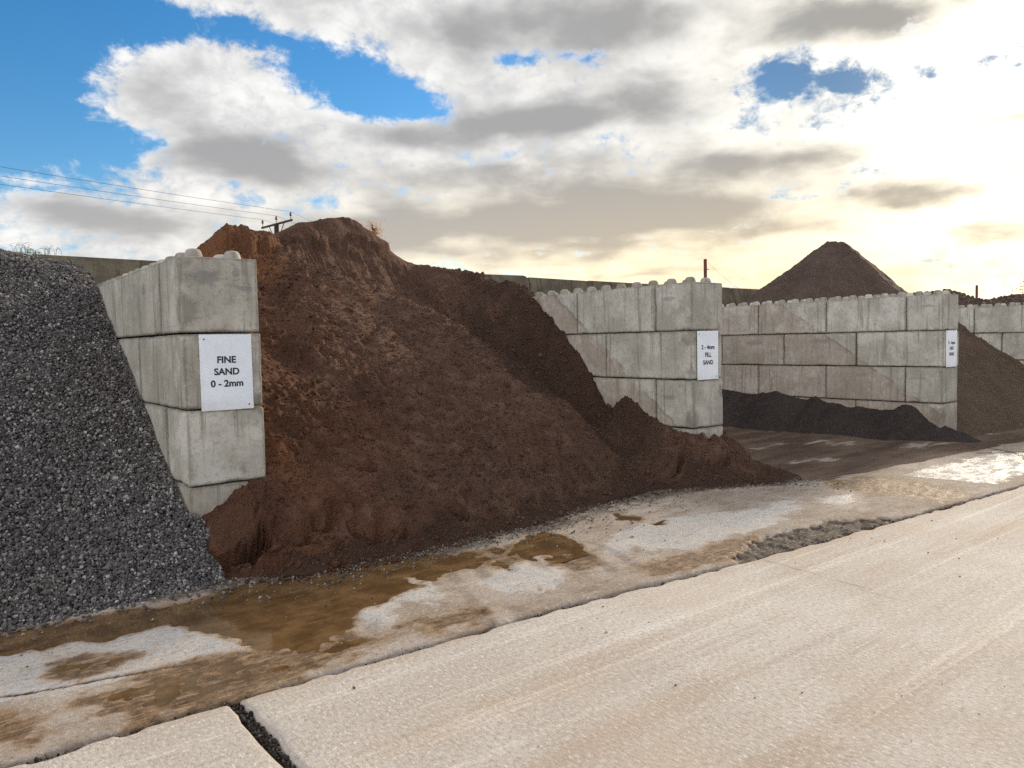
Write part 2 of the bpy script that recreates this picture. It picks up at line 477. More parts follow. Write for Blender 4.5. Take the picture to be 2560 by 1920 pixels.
def mat_panel():
    m, t = material('weathered_precast')
    P = t.pos()
    O = t.obj()
    st = t.noise(t.mapping(P, rot=(0, 0, 0), scale=(9, .6, .8)), 1, 5, .65)
    n = t.noise(P, 1.8, 6, .7); sp = t.noise(P, 55, 3, .7)
    c = t.mix(t.ramp(n, .35, .66), (.115, .095, .07), (.21, .18, .125))
    c = t.mix(t.mul(t.ramp(st, .48, .66), .65), c, (.055, .04, .032))
    c = t.mix(t.mul(t.ramp(sp, .52, .66), .55), c, (.045, .03, .026))
    c = t.mix(t.mul(t.ramp(t.noise(P, 3.5, 4), .55, .7), .4), c, (.18, .19, .10))
    t.out(c, .92, t.bump(t.add(sp, st), .6, .01), .2)
    return m

def mat_sign():
    m, t = material('white_sign_panel')
    P = t.obj(); W = t.pos()
    n = t.noise(W, 5, 5, .65); d = t.noise(t.mapping(W, scale=(14, 14, 2)), 1, 4, .6)
    c = t.mix(t.ramp(n, .35, .7), (.70, .735, .80), (.77, .80, .86))
    c = t.mix(t.mul(t.ramp(d, .55, .75), .25), c, (.52, .50, .46))
    z = t.xyz(P)[2]
    c = t.mix(t.mul(t.ramp(t.add(z, t.mul(t.sub(n, .5), .25)), -.18, -.34), .3), c, (.50, .46, .41))
    v = t.vor(W, 30); c = t.mix(t.mul(t.mul(t.sub(1, t.ramp(v, .04, .12)), t.ramp(t.noise(W, 8, 2), .5, .6)), .5), c, (.40, .39, .37))
    t.out(c, .4, None, .4)
    return m

M = dict(block=mat_concrete_block(), slab=mat_slab(), strip=mat_strip(), water=mat_water(), ground=mat_ground(),
         floor=mat_bay_floor(), panel=mat_panel(),
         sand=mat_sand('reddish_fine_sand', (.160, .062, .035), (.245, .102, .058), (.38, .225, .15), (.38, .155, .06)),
         darksand=mat_sand('dark_fill_sand', (.068, .052, .048), (.098, .077, .071), (.15, .12, .108)),
         gritsand=mat_sand('brown_grit_sand', (.15, .10, .07), (.21, .145, .105), (.30, .215, .16)),
         coned=mat_sand('purple_brown_heap', (.135, .090, .070), (.195, .135, .108), (.27, .195, .155)),
         gravel_base=simple('gravel_fines', (.03, .028, .03), .95),
         gravel=mat_stone('crushed_gravel', [(0, (.036, .033, .034)), (.3, (.088, .081, .081)), (.55, (.145, .133, .13)), (.72, (.125, .096, .088)), (.86, (.23, .216, .203)), (.96, (.36, .34, .315)), (.995, (.5, .49, .47))]),
         grit=mat_stone('loose_grit', [(0, (.05, .04, .035)), (.5, (.14, .11, .09)), (.85, (.25, .22, .19)), (1, (.4, .37, .33))]),
         dirt=mat_stone('dark_dirt_crumbs', [(0, (.016, .013, .011)), (.5, (.04, .032, .026)), (.85, (.075, .06, .05)), (1, (.16, .14, .12))], .2),
         sign=mat_sign(), ink=simple('black_lettering', (.02, .022, .022), .5),
         bolt=simple('bolt_metal', (.03, .035, .06), .4, .5, .6), wood=simple('creosoted_wood', (.045, .026, .022), .85, .3, 0, .3, 9),
         redpost=simple('red_brown_post', (.13, .035, .025), .7), steel=simple('galvanised_steel', (.12, .11, .11), .5, .5, .5), wire=simple('wire_metal', (.06, .06, .065), .5, .4, .3),
         glaze=simple('brown_porcelain', (.07, .05, .05), .25, .5), leaf_y=simple('autumn_leaves', (.42, .22, .06), .6, .3, 0, .45, 30), leaf_g=simple('yellow_green_leaves', (.17, .17, .04), .6, .3, 0, .4, 30),
         leaf_d=simple('dull_leaves', (.10, .095, .04), .6, .3, 0, .4, 20), bark=simple('twig_bark', (.11, .08, .06), .9), stem=simple('dry_stems', (.22, .17, .09), .8))

# ------------------------------------------------------------------ ground, road
def jline(u):
    return np.interp(u, [-12, -2, .2, 1.2, 2, 3.2, 4.8, 8, 9.7, 14, 30], [4.35, 3.83, 3.70, 3.66, 3.63, 3.58, 3.41, 3.19, 3.09, 2.86, 2.0])

def build_ground():
    xs = np.concatenate([[-900, -200, -60, -20], np.arange(-10, 20, .25), [22, 30, 60, 200, 900]])
    ys = np.concatenate([[-900, -200, -40, -12], np.arange(-8, 16, .25), [18, 25, 60, 200, 900]])
    X, Y = np.meshgrid(xs, ys)
    Z = -.075 + .012 * fbm(X * 3, Y * 3, None, 3, 5) * (np.abs(X) < 25)
    o = mesh_np('ground', np.stack([X, Y, Z], -1).reshape(-1, 3), grid_faces(len(xs), len(ys)), M['ground'], smooth=True)
    tag(o, kind='structure')
build_ground()

def slab(u0, u1, chip_left, chip_right, seed):
    """cast concrete road slab; far edge follows the joint line, near edge lies behind the camera"""
    us = np.concatenate([np.arange(max(u0, -3), min(u1, 11), .022), np.linspace(11, u1, 60) if u1 > 11 else []])
    if u0 < -3: us = np.concatenate([np.linspace(u0, -3, 12)[:-1], us])
    us = np.append(us[us < u1 - .004], u1)
    for d in (.006, .014, .03, .06): us = np.append(us, [u0 + d, u1 - d])
    us = np.unique(np.round(us, 4))
    ts = np.array([0, .006, .013, .025, .045, .08, .14, .22, .32, .45, .6, .8, 1.0, 1.25, 1.5, 1.8, 2.1, 2.4, 2.7, 3.0, 3.4, 4, 5, 7, 11.])
    U, T = np.meshgrid(us, ts)
    en = .010 * fbm(us * 3, us * 0, None, 4, seed) + .004 * noise3(us * 28, us * 0, None, seed + 9) - .02 * np.maximum(0, noise3(us * 5, us * 0 + 3, None, seed + 4) - .55)
    fall = np.exp(-T / .12)
    V = jline(U) - .018 - T + en[None] * fall
    X = U.copy()
    tl = .012 * fbm(V * 3 + 7, V * 0, None, 4, seed + 2) + .005 * noise3(V * 25, V * 0, None, seed + 6)
    dl, dr = U - u0, u1 - U
    # side edges wander too; the corner nearest the cross joint is broken off
    X += np.exp(-dl / .12) * tl * chip_left - np.exp(-dr / .12) * tl * chip_right
    d = np.minimum(T, np.minimum(dl if chip_left else 9, dr if chip_right else 9))
    Z = -.008 * np.exp(-d / .006) - .002 * np.exp(-d / .05) + .0022 * fbm(X * 2.2, V * 2.2, None, 3, 3)
    Z -= .02 * sst(.05, .0, d) * np.maximum(0, noise3(X * 9, V * 9, None, 44))
    pts = [np.stack([X, V, Z], -1)]
    vv = np.stack([X, V, Z], -1).reshape(-1, 3)
    nu, nv = len(us), len(ts)
    f = grid_faces(nu, nv)[:, ::-1]
    # skirts
    idx = np.arange(nu * nv).reshape(nv, nu)
    sk = []; base = len(vv); extra = []
    for ring, flip in ((idx[0], 0), (idx[:, 0], 1), (idx[:, -1], 0)):
        e = vv[ring].copy(); e[:, 2] = -.09
        k = np.arange(len(ring)) + base + sum(len(x) for x in extra)
        q = np.stack([ring[:-1], ring[1:], k[1:], k[:-1]], -1)
        sk.append(q[:, ::-1] if flip else q); extra.append(e)
    vv = np.concatenate([vv] + extra)
    o = mesh_np('road_slab', vv, [f] + sk, M['slab'], smooth=True)
    ed = np.concatenate([np.exp(-d / .05).ravel(), np.ones(sum(len(x) for x in extra))])
    set_attr(o, 'edge', ed)
    x, y = vv[:, 0], vv[:, 1]
    wob = .02 * fbm(x * 6, y * 6, None, 3, 12)
    cd = line_d(x + wob, y, [(5.05, 3.4), (4.98, 3.02), (4.94, 2.6), (4.86, 2.2)])
    set_attr(o, 'crack', 0.8 * sst(.012, .003, cd) * (vv[:, 1] > 2.1))
    tag(o, kind='structure')
    return o
slab(1.165, 40, 1, 0, 1)
slab(-14, 1.095, 0, 1, 2)

PUD = [[(.0, 5.52), (.21, 5.45), (.63, 5.41), (1.25, 5.30), (1.62, 5.42), (2.02, 5.4), (2.41, 5.4), (2.94, 5.28), (3.27, 5.09), (3.24, 4.65), (2.92, 4.67), (2.72, 4.79), (2.72, 4.58), (2.46, 4.47), (2.17, 4.36), (2.05, 4.30), (1.97, 4.15), (1.76, 4.09), (1.57, 4.07), (1.44, 4.23), (1.37, 4.43), (1.30, 4.56), (1.17, 4.85), (1.16, 4.93), (1.04, 4.95), (.87, 4.99), (.78, 4.95), (.68, 5.03), (.48, 5.01), (.19, 5.16), (-.2, 5.2)],
       [(3.82, 4.85), (4.11, 5.08), (4.39, 5.12), (4.33, 4.85), (4.22, 4.51), (4.08, 4.45), (3.90, 4.55), (3.76, 4.62)],
       [(5.13, 5.01), (5.34, 5.16), (5.41, 4.98), (5.26, 4.85)], [(5.32, 4.66), (5.46, 4.66), (5.40, 4.58), (5.30, 4.59)]]
MUD = [[(1.44, 4.23), (1.57, 4.07), (1.96, 4.12), (2.05, 3.84), (1.99, 3.80), (1.68, 3.80), (1.36, 3.70), (1.16, 3.68), (.89, 3.76), (.79, 3.71), (.71, 3.65), (.62, 3.68), (.67, 3.85), (.59, 4.04), (.47, 4.15), (.59, 4.20), (.79, 4.18), (.92, 4.31), (1.15, 4.29)],
       [(.49, 4.79), (.61, 4.79), (.91, 4.57), (.78, 4.44), (.59, 4.41), (.49, 4.49)], [(.15, 4.29), (.32, 4.10), (.28, 3.89), (.13, 3.98)],
       [(3.90, 4.49), (4.22, 4.51), (4.10, 4.16), (3.88, 3.94), (3.75, 4.06), (3.71, 4.51)], [(3.2, 5.1), (3.9, 5.0), (3.8, 4.6), (3.4, 4.5), (3.2, 4.7)],
       [(4.64, 3.82), (5.33, 3.84), (5.62, 3.75), (4.87, 3.46), (4.42, 3.5), (4.11, 3.66), (4.17, 3.81)], [(8.40, 4.74), (9.17, 4.36), (8.92, 3.71), (8.65, 3.25), (8.07, 3.27), (8.10, 3.72), (7.96, 4.31)],
       [(2.2, 3.95), (2.5, 4.0), (2.9, 3.85), (2.6, 3.7), (2.3, 3.75)]]
WHITE = [[(.19, 5.16), (.48, 5.01), (.68, 5.03), (.87, 4.99), (1.04, 4.95), (1.16, 4.93), (1.17, 4.85), (1.30, 4.56), (1.37, 4.43), (1.44, 4.23), (1.27, 4.25), (1.10, 4.26), (.92, 4.31), (.75, 4.27), (.48, 4.22), (.33, 4.29), (.1, 4.39)],
         [(2.06, 4.30), (2.46, 4.47), (2.72, 4.58), (2.72, 4.79), (2.80, 4.63), (2.87, 4.47), (2.71, 4.16), (2.56, 4.09), (2.54, 4.31), (2.21, 4.03), (2.15, 3.96), (2.06, 4.07)],
         [(3.04, 4.38), (3.50, 4.55), (3.72, 4.43), (3.71, 4.10), (3.40, 3.76), (3.07, 3.95), (3.01, 4.23)],
         [(4.11, 4.30), (4.98, 4.73), (5.71, 4.70), (6.21, 4.46), (7.15, 4.35), (6.76, 4.07), (5.93, 3.84), (5.26, 3.90), (4.80, 3.83), (4.58, 4.18), (4.36, 4.15)],
         [(7.39, 4.26), (7.88, 4.09), (7.55, 3.83), (7.06, 3.90)], [(9.3, 4.3), (12.2, 4.2), (12.4, 3.3), (9.4, 3.3)]]
PIT = [(4.76, 3.36), (4.94, 3.56), (5.15, 3.61), (5.50, 3.70), (5.89, 3.71), (6.26, 3.67), (6.59, 3.66), (6.83, 3.5), (7.07, 3.30), (6.52, 3.2), (5.63, 3.2)]

def strip_back(u):
    return np.interp(u, [-14, 6.6, 7.2, 8.1, 9.2, 10.9, 12.4, 13.7, 16, 40], [6.6, 6.6, 5.3, 4.94, 4.68, 4.55, 4.45, 4.38, 4.2, 2.9])

def build_strip():
    us = np.concatenate([np.linspace(-14, -1.2, 30), np.arange(-1.2, 8.5, .017), np.arange(8.5, 16, .04), np.linspace(16, 40, 50)])
    nt = 170
    t = np.linspace(0, 1, nt) ** 1.0
    U, T = np.meshgrid(us, t)
    j0 = jline(us) + .022 + .010 * fbm(us * 3.1, us * 0 + 4, None, 4, 71) + .012 * np.maximum(0, noise3(us * 8, us * 0 + 2, None, 17))
    b = strip_back(us) + .03 * fbm(us * 2, us * 0 + 8, None, 4, 5)
    V = j0[None] + (b - j0)[None] * T
    wu = .05 * fbm(U * 3.5, V * 3.5, None, 4, 21); wv = .05 * fbm(U * 3.5 + 9, V * 3.5, None, 4, 25)
    fr = .035 * fbm(U * 12, V * 12, None, 3, 31)
    pud = np.max([poly_sd(U + wu, V + wv, p) for p in PUD], 0) + fr * .7
    mud = np.max([poly_sd(U + wu, V + wv, p) for p in MUD], 0) + fr
    wht = np.max([poly_sd(U + wu, V + wv, p) for p in WHITE], 0) + fr
    pit = poly_sd(U + wu * .8, V + wv * .5, PIT) + fr * .8
    rough = fbm(U * 14, V * 14, None, 4, 40)
    Z = .004 + .0016 * rough + .003 * fbm(U * 2, V * 2, None, 3, 41)
    Z += -.018 * sst(-.05, .07, pud)
    mudm = sst(-.06, .10, mud)
    Z += mudm * (-.0052 + .0042 * fbm(U * 9, V * 16, None, 4, 47))
    # broken-out hollow beside the joint: stepped plates of crumbled concrete
    pm = sst(-.03, .05, pit)
    plates = np.round((fbm(U * 7, V * 11, None, 3, 52) + 1) * 2.2) / 2.2 - 1
    Z += pm * (-.030 + .014 * plates + .006 * fbm(U * 22, V * 30, None, 3, 55))
    # old saw-cut / crack
    ckd = line_d(U + wu * .35, V + wv * .35, [(-1.5, 4.8), (.25, 4.44), (.5, 4.37), (.95, 4.29), (1.1, 4.23)])
    ck2 = np.minimum(line_d(U + wu * .6, V + wv * .6, [(11.75, 4.36), (12.35, 3.95), (12.6, 3.4)]), line_d(U, V + wv, [(12.44, 4.45), (12.24, 4.07), (11.57, 3.70), (11.2, 3.1)]))
    ck = np.maximum(sst(.016, .006, ckd), sst(.045, .02, ck2))
    Z -= .008 * ck
    # rake marks across the strip
    rk = sst(.4, .9, np.sin((U * 1.0 - V * .38) * 26) * .5 + .5) * sst(.1, .5, fbm(U * 1.2, V * 1.2, None, 2, 66)) * (U > 2) * (U < 4.4)
    Z -= .0035 * rk
    e = T * (b - j0)[None]
    Z -= .016 * np.exp(-e / .010) + .006 * np.exp(-e / .05)
    Z -= .012 * np.exp(-((1 - T) * (b - j0)[None]) / .02)
    vv = np.stack([U, V, Z], -1).reshape(-1, 3)
    nu = len(us)
    f = grid_faces(nu, nt)
    e0 = vv[:nu].copy(); e0[:, 2] = -.09
    k = np.arange(nu) + len(vv); r = np.arange(nu)
    sk = np.stack([r[1:], r[:-1], k[:-1], k[1:]], -1)
    vv = np.concatenate([vv, e0])
    o = mesh_np('roadside_strip', vv, [f, sk], M['strip'], smooth=True)
    # foot of the heaps: a dirty margin
    toe = np.interp(U, [-2, .3, 1.3, 2.2, 3, 3.8, 4.5, 5.3, 6.2, 7.2, 8.0, 8.6], [5.9, 5.7, 5.55, 5.3, 5.25, 5.3, 5.3, 5.5, 5.6, 5.3, 4.9, 4.7])
    mg = sst(-.60, .05, V - toe + .20 * fbm(U * 3.5, V * 5, None, 4, 77)) * .85 * (U < 8.7)
    A = np.stack([np.maximum(sst(-.16, .14, mud), sst(-.10, .06, pud)), sst(-.14, .14, wht) * (1 - mg), np.maximum(pm, mg * .75), np.maximum(ck, rk * .35)], -1).reshape(-1, 4)
    A = np.concatenate([A, np.tile([[0, 0, 1, 0]], (nu, 1))])
    set_col(o, 'stain', A)
    tag(o, kind='structure')
    # still water standing in the low places
    for n, (pl, z) in enumerate(((PUD[0], -.0025), (PUD[1], -.002), (PUD[2], -.002), (PUD[3], -.002))):
        P = np.array(pl); c = P.mean(0); g = .14 if n < 2 else .06
        x0, y0 = P.min(0) - g; x1, y1 = P.max(0) + g
        if n == 0: y0 = 3.78; x1 = 3.5
        w = mesh_np('water', [(x0, y0, z), (x1, y0, z), (x1, y1, z), (x0, y1, z)], np.array([[0, 1, 2, 3]]), M['water'])
        tag(w, kind='structure')
build_strip()

def build_bay_floor():
    us = np.arange(6.5, 22.1, .06); vs = np.arange(3.6, 14.2, .06)
    U, V = np.meshgrid(us, vs)
    Z = -.02 + .006 * fbm(U * 2, V * 3, None, 4, 91) + .012 * np.maximum(0, fbm(U * 3, V * 9, None, 4, 93)) * sst(6.2, 7.2, V)
    Z = np.minimum(Z, -.012 + .03 * sst(5.2, 6.2, V))
    o = mesh_np('bay_floor', np.stack([U, V, Z], -1).reshape(-1, 3), grid_faces(len(us), len(vs)), M['floor'], smooth=True)
    tag(o, kind='structure')
build_bay_floor()

# ------------------------------------------------------------------ block walls
CHIPS = [(7.386, 5.92, 1.72, .13, .07), (7.386, 5.88, 1.30, .07, .04), (1.63, 6.13, 2.40, .10, .05), (7.386, 5.865, .72, .14, .035), (7.98, 5.87, 1.05, .10, .03), (7.98, 5.87, 1.75, .12, .04), (1.63, 6.13, 2.0, .14, .025), (2.2, 6.12, 1.25, .10, .03), (13.108, 5.4, .35, .2, .05)]
SCUFFS = [(1.80, 6.12, 2.25, .17, .05, .06), (2.04, 6.12, 2.30, .035, .05, .08), (2.1, 6.12, 2.17, .10, .05, .03), (2.04, 6.12, .74, .03, .05, .06), (1.615, 7.25, 2.22, .05, .10, .05), (7.386, 6.22, 2.20, .05, .16, .03), (7.386, 6.25, .98, .05, .14, .04), (13.108, 6.76, 1.02, .05, .20, .025), (13.108, 5.76, .97, .05, .15, .018), (13.108, 5.6, 2.17, .05, .12, .02), (13.108, 7.5, 1.62, .05, .28, .05), (13.108, 8.9, 1.6, .05, .25, .07), (18.86, 6.4, 1.2, .05, .2, .05)]
def rounded_block(lx, ly, lz, seed, cen, step=.03):
    """surface grid of a cast block with worn, chipped arrises; centred"""
    h = np.array([lx, ly, lz]) / 2
    V = []; F = []; base = 0
    for ax in range(3):
        a, b = [(1, 2), (2, 0), (0, 1)][ax]
        def ticks(L):
            inner = np.linspace(-L / 2 + .045, L / 2 - .045, max(3, int(L / step)))
            return np.concatenate([[-L / 2, -L / 2 + .008, -L / 2 + .016, -L / 2 + .03], inner, [L / 2 - .03, L / 2 - .016, L / 2 - .008, L / 2]])
        ta, tb = ticks(2 * h[a]), ticks(2 * h[b])
        A, B = np.meshgrid(ta, tb)
        for sgn in (-1, 1):
            p = np.zeros(A.shape + (3,)); p[..., a] = A; p[..., b] = B; p[..., ax] = sgn * h[ax]
            V.append(p.reshape(-1, 3))
            f = grid_faces(len(ta), len(tb)) + base
            F.append(f if sgn > 0 else f[:, ::-1]); base += A.size
    p = np.concatenate(V)
    n = noise3(p[:, 0] * 7 + seed * 3.1, p[:, 1] * 7, p[:, 2] * 7, seed)
    n2 = noise3(p[:, 0] * 22 + seed, p[:, 1] * 22, p[:, 2] * 22, seed + 5)
    r = (.009 + .012 * np.maximum(0, n + .2) + .03 * np.maximum(0, n - .42) + .006 * np.maximum(0, n2))
    chip = np.zeros(len(p)); scuff = np.zeros(len(p)); W = p + np.array(cen)
    for (ax, ay, az, rr, am) in CHIPS:
        g = np.exp(-((W - np.array([ax, ay, az])) ** 2).sum(1) / rr ** 2)
        r = r + am * g * (1 + .6 * n2 + .5 * n); chip = np.maximum(chip, g)
    for (ax, ay, az, ru, rv, rz) in SCUFFS:
        scuff = np.maximum(scuff, np.exp(-(((W - np.array([ax, ay, az])) / np.array([ru, rv, rz])) ** 2).sum(1)))
    r = r[:, None]
    q = np.clip(p, -(h - r), h - r)
    d = p - q; L = np.linalg.norm(d, axis=1, keepdims=True)
    p2 = q + np.where(L > 1e-9, d / np.maximum(L, 1e-9) * r, 0)
    # distance to nearest arris of the original surface
    dist = np.sort(h - np.abs(p), axis=1)[:, 1]
    edge = np.exp(-dist / .03)
    p2 = p2 + (.0012 * noise3(p[:, 0] * 5, p[:, 1] * 5, p[:, 2] * 5, seed + 8))[:, None] * np.sign(p)
    return p2, F, np.maximum(edge, chip * 1.1), scuff

def stud_bm():
    bm = bmesh.new()
    prof = [(.070, -.012), (.069, .012), (.063, .038), (.055, .058), (.043, .069), (.022, .074)]
    n = 20; rings = []
    for r, z in prof: rings.append([bm.verts.new((r * math.cos(2 * math.pi * k / n), r * math.sin(2 * math.pi * k / n), z)) for k in range(n)])
    for a, b in zip(rings[:-1], rings[1:]):
        for k in range(n): bm.faces.new((a[k], a[(k + 1) % n], b[(k + 1) % n], b[k]))
    bm.faces.new(rings[-1])
    return bm
_s = bm_obj('stud', stud_bm(), M['block'], None, True)
STUD_ME = _s.data; bpy.data.objects.remove(_s)

CH, GAP, BW, L0, LB, L2 = .5965, .012, .6, .588, 1.42, 1.448
def tide_of(lines, y, z):
    """positive below an old sand line; lines are (y0, z0, slope)"""
    d = np.full(y.shape, -1.0)
    for y0, z0, k in lines: d = np.maximum(d, (z0 + k * (y - y0) - z) / math.sqrt(1 + k * k))
    return d
def block_wall(x0, y0, ztop, label, reach, lines, seed, part_labels={}):
    root = empty('block_wall', (x0 + BW / 2, y0, 0))
    tag(root, label, 'block wall', 'concrete block bay walls')
    for c in range(4):
        y = y0; k = 0
        while y < y0 + reach[c]:
            L = (L0 if c % 2 == 0 else L2) if k == 0 else LB
            cx = x0 + BW / 2 + random.uniform(-.009, .009); cy = y + L / 2; cz = ztop - c * CH - CH / 2
            if k == 0: cy += random.uniform(-.012, .012)
            ang = random.uniform(-.004, .004)
            p, F, edge, scuff = rounded_block(BW, L - GAP, CH - GAP, seed * 50 + c * 9 + k, (cx, cy, cz))
            R = np.array([[math.cos(ang), -math.sin(ang), 0], [math.sin(ang), math.cos(ang), 0], [0, 0, 1]])
            o = mesh_np('concrete_block', p @ R.T, F, M['block'], root, smooth=True)
            o.location = Vector((cx, cy, cz)) - root.location
            w = p @ R.T + np.array([cx, cy, cz])
            set_attr(o, 'edge', edge); set_attr(o, 'scuff', scuff); set_attr(o, 'tide', np.where(w[:, 0] < x0 + .05, tide_of(lines, w[:, 1], w[:, 2]), -1))
            if c == 0:
                nst = 2 if k == 0 else 5
                for i in range(nst):
                    for sx in (-.15, .15):
                        s = bpy.data.objects.new('stud', STUD_ME); link(s, o)
                        s.location = (sx, -L / 2 + L * (i + .5) / nst, CH / 2 - GAP / 2)
            y += L; k += 1
    return root

W1 = (1.615, 6.123, 2.414); W2 = (7.386, 5.865, 2.395); W3 = (13.108, 5.363, 2.358); W4 = (18.86, 5.05, 2.30)
block_wall(*W1, 'grey concrete block wall between the gravel heap and the reddish sand, carrying the FINE SAND sign', (6.3, 3.6, 2.6, 1.4), [], 1)
block_wall(*W2, 'grey concrete block wall right of the reddish sand heap, carrying the FILL SAND sign', (5.4, 4.0, 3.0, 1.4), [(6.12, .63, .78), (6.05, .14, .80)], 2)
block_wall(*W3, 'long grey concrete block wall with dark sand along its foot, carrying the GRIT SAND sign', (5.6, 5.6, 5.6, 5.6), [(6.0, .80, .67), (6.95, .66, .95)], 3)
block_wall(*W4, 'concrete block wall at the right edge with brown grit sand banked against it', (4.4, 3.4, 2.6, 1.4), [(6.06, .80, .73)], 4)

# ------------------------------------------------------------------ signs
def text_mesh(name, body, size, mat, parent, loc, sx=1.0):
    cu = bpy.data.curves.new(name, 'FONT'); cu.body = body; cu.size = size; cu.align_x = 'CENTER'; cu.align_y = 'CENTER'
    cu.offset = size * .03; cu.extrude = .0006; cu.resolution_u = 4
    tmp = bpy.data.objects.new(name, cu); COL.objects.link(tmp)
    bpy.context.view_layer.update()
    me = bpy.data.meshes.new_from_object(tmp.evaluated_get(bpy.context.evaluated_depsgraph_get()))
    bpy.data.objects.remove(tmp)
    R = Matrix.Rotation(math.pi / 2, 4, 'X') @ Matrix.Diagonal((sx, 1, 1, 1))
    me.transform(R); me.materials.clear(); me.materials.append(mat)
    o = bpy.data.objects.new(name, me); link(o, parent); o.location = loc
    return o

def sign(wall, fx, w, lines, label, top, h=.597):
    x0, y0, zt = wall
    cx = x0 + BW * fx; z = zt - CH - h / 2 + top
    y = y0 - .009
    bm = bmesh.new(); bmesh.ops.create_cube(bm, size=1)
    bmesh.ops.scale(bm, vec=(w, .006, h), verts=bm.verts)
    bmesh.ops.bevel(bm, geom=bm.edges[:], offset=.0015, segments=1, affect='EDGES')
    s = bm_obj('sign', bm, M['sign']); s.location = (cx, y - .003, z)
    tag(s, label, 'sign', 'white bay signs')
    n = len(lines)
    for i, (body, size) in enumerate(lines):
        text_mesh('lettering', body, size, M['ink'], s, (0, -.0042, .0975 - .0935 * i), 1.02)
    for bx, bz in ((-w / 2 + .036, h / 2 - .036), (w / 2 - .036, -h / 2 + .036)):
        b = bmesh.new(); bmesh.ops.create_cone(b, cap_ends=True, segments=14, radius1=.0065, radius2=.005, depth=.006)
        bmesh.ops.rotate(b, verts=b.verts, cent=(0, 0, 0), matrix=Matrix.Rotation(math.pi / 2, 3, 'X'))
        o = bm_obj('screw', b, M['bolt'], s); o.location = (bx, -.005, bz)
    return s
sign(W1, .535, .405, [('FINE', .073), ('SAND', .073), ('0 - 2mm', .073)], 'white sign reading FINE SAND 0 - 2mm', -.012)
sign(W2, .475, .405, [('2 - 4mm', .073), ('FILL', .073), ('SAND', .073)], 'white sign reading 2 - 4mm FILL SAND', -.004)
sign(W3, .50, .405, [('0 - 4mm', .073), ('GRIT', .073), ('SAND', .073)], 'white sign reading 0 - 4mm GRIT SAND', -.004)

# ------------------------------------------------------------------ heaps
def heap(name, us, vs, zf, mat, keep=None, attrs=None, floor=-.03):
    U, V = np.meshgrid(us, vs)
    Z = zf(U, V)
    k = np.max(np.stack([Z[:-1, :-1], Z[1:, :-1], Z[:-1, 1:], Z[1:, 1:]]), 0) > floor
    if keep is not None:
        kk = keep(U, V); k &= kk[:-1, :-1] & kk[1:, 1:]
    f = grid_faces(len(us), len(vs), k)
    vv = np.stack([U, V, Z], -1).reshape(-1, 3)
    A = attrs(U, V, Z) if attrs else []
    res = compact(vv, [f], *[a.ravel() for a in A])
    return res

def smin(a, b, k):
    h = np.clip(.5 + .5 * (b - a) / k, 0, 1)
    return b + (a - b) * h - k * h * (1 - h)

# --- main reddish fine sand heap
TOE_U = [1.2, 1.57, 1.87, 2.17, 2.5, 3, 3.84, 4.5, 5.26, 6.2, 7.0, 7.4, 7.85, 8.3, 9]
TOE_V = [5.95, 5.72, 5.52, 5.33, 5.34, 5.29, 5.36, 5.36, 5.58, 5.66, 5.38, 5.22, 4.95, 5.0, 5.2]
def sand_toe(U): return np.interp(U, TOE_U, TOE_V)
SAND_PTS = []
for _u, _v in zip(TOE_U, TOE_V): SAND_PTS += [(_u, _v, 0.0), (_u, _v - .45, -.25)]
# front slope (distance behind the toe -> height), then the bank, ridge, valley and scarp lines
for _u, hs in ((2.3, (.24, .52, .92, 1.35, 1.78, 2.12)), (3.0, (.24, .48, .84, 1.26, 1.66, 1.98)), (3.6, (.24, .48, .86, 1.30, 1.74, 2.10)), (4.2, (.23, .47, .86, 1.31, 1.76, 2.14)), (4.8, (.22, .47, .86, 1.30, 1.72, 2.08))):
    for _d, _z in zip((.3, .7, 1.3, 2.0, 2.7, 3.3), hs): SAND_PTS.append((_u, float(sand_toe(_u)) + _d, _z))
SAND_PTS += [(3.9, 9.75, 2.86), (4.13, 9.61, 2.76), (4.32, 9.55, 2.74), (4.68, 9.27, 2.54), (5.17, 8.98, 2.35), (5.5, 8.63, 2.12), (5.62, 8.21, 1.85), (5.91, 7.76, 1.55), (6.04, 7.36, 1.30), (6.15, 6.69, .85), (6.08, 6.06, .44), (6.05, 5.75, .15)]          # ridge
SAND_PTS += [(4.5, 9.95, 2.68), (5.05, 9.6, 2.42), (5.6, 9.3, 2.10), (6.1, 8.85, 1.70), (6.42, 8.3, 1.30), (6.62, 7.7, .90), (6.72, 7.1, .58), (6.68, 6.5, .32), (6.55, 6.0, .14)]        # valley
SAND_PTS += [(2.3, 10.0, 2.66), (2.6, 10.0, 2.80), (2.9, 10.0, 2.95), (3.2, 10.05, 3.14), (3.5, 10.1, 3.17), (3.75, 10.15, 3.16), (3.95, 10.3, 3.12), (4.2, 10.45, 3.20), (4.45, 10.55, 3.37), (4.95, 10.6, 3.48), (5.35, 10.65, 3.51), (5.68, 10.6, 3.32), (6.05, 10.45, 3.01), (6.5, 10.3, 2.94), (7.0, 10.05, 2.85), (7.3, 9.7, 2.68), (7.5, 9.2, 2.54)]   # crest
SAND_PTS += [(_u, 11.6, _z) for _u, _z in ((2.3, 1.8), (3.2, 2.4), (4, 2.5), (5, 2.8), (5.7, 2.6), (6.5, 2.35), (7.4, 2.1), (8, 2.0))] + [(_u, 13.4, _z) for _u, _z in ((2.3, 1.4), (3.5, 1.6), (5, 1.8), (6.5, 1.6), (7.5, 1.4))]
SAND_PTS += [(2.5, 9.3, 2.36), (3.0, 9.4, 2.42), (3.4, 9.5, 2.52), (3.7, 9.65, 2.72), (3.3, 9.95, 3.02), (2.9, 9.85, 2.80)]        # foot of the left scarp
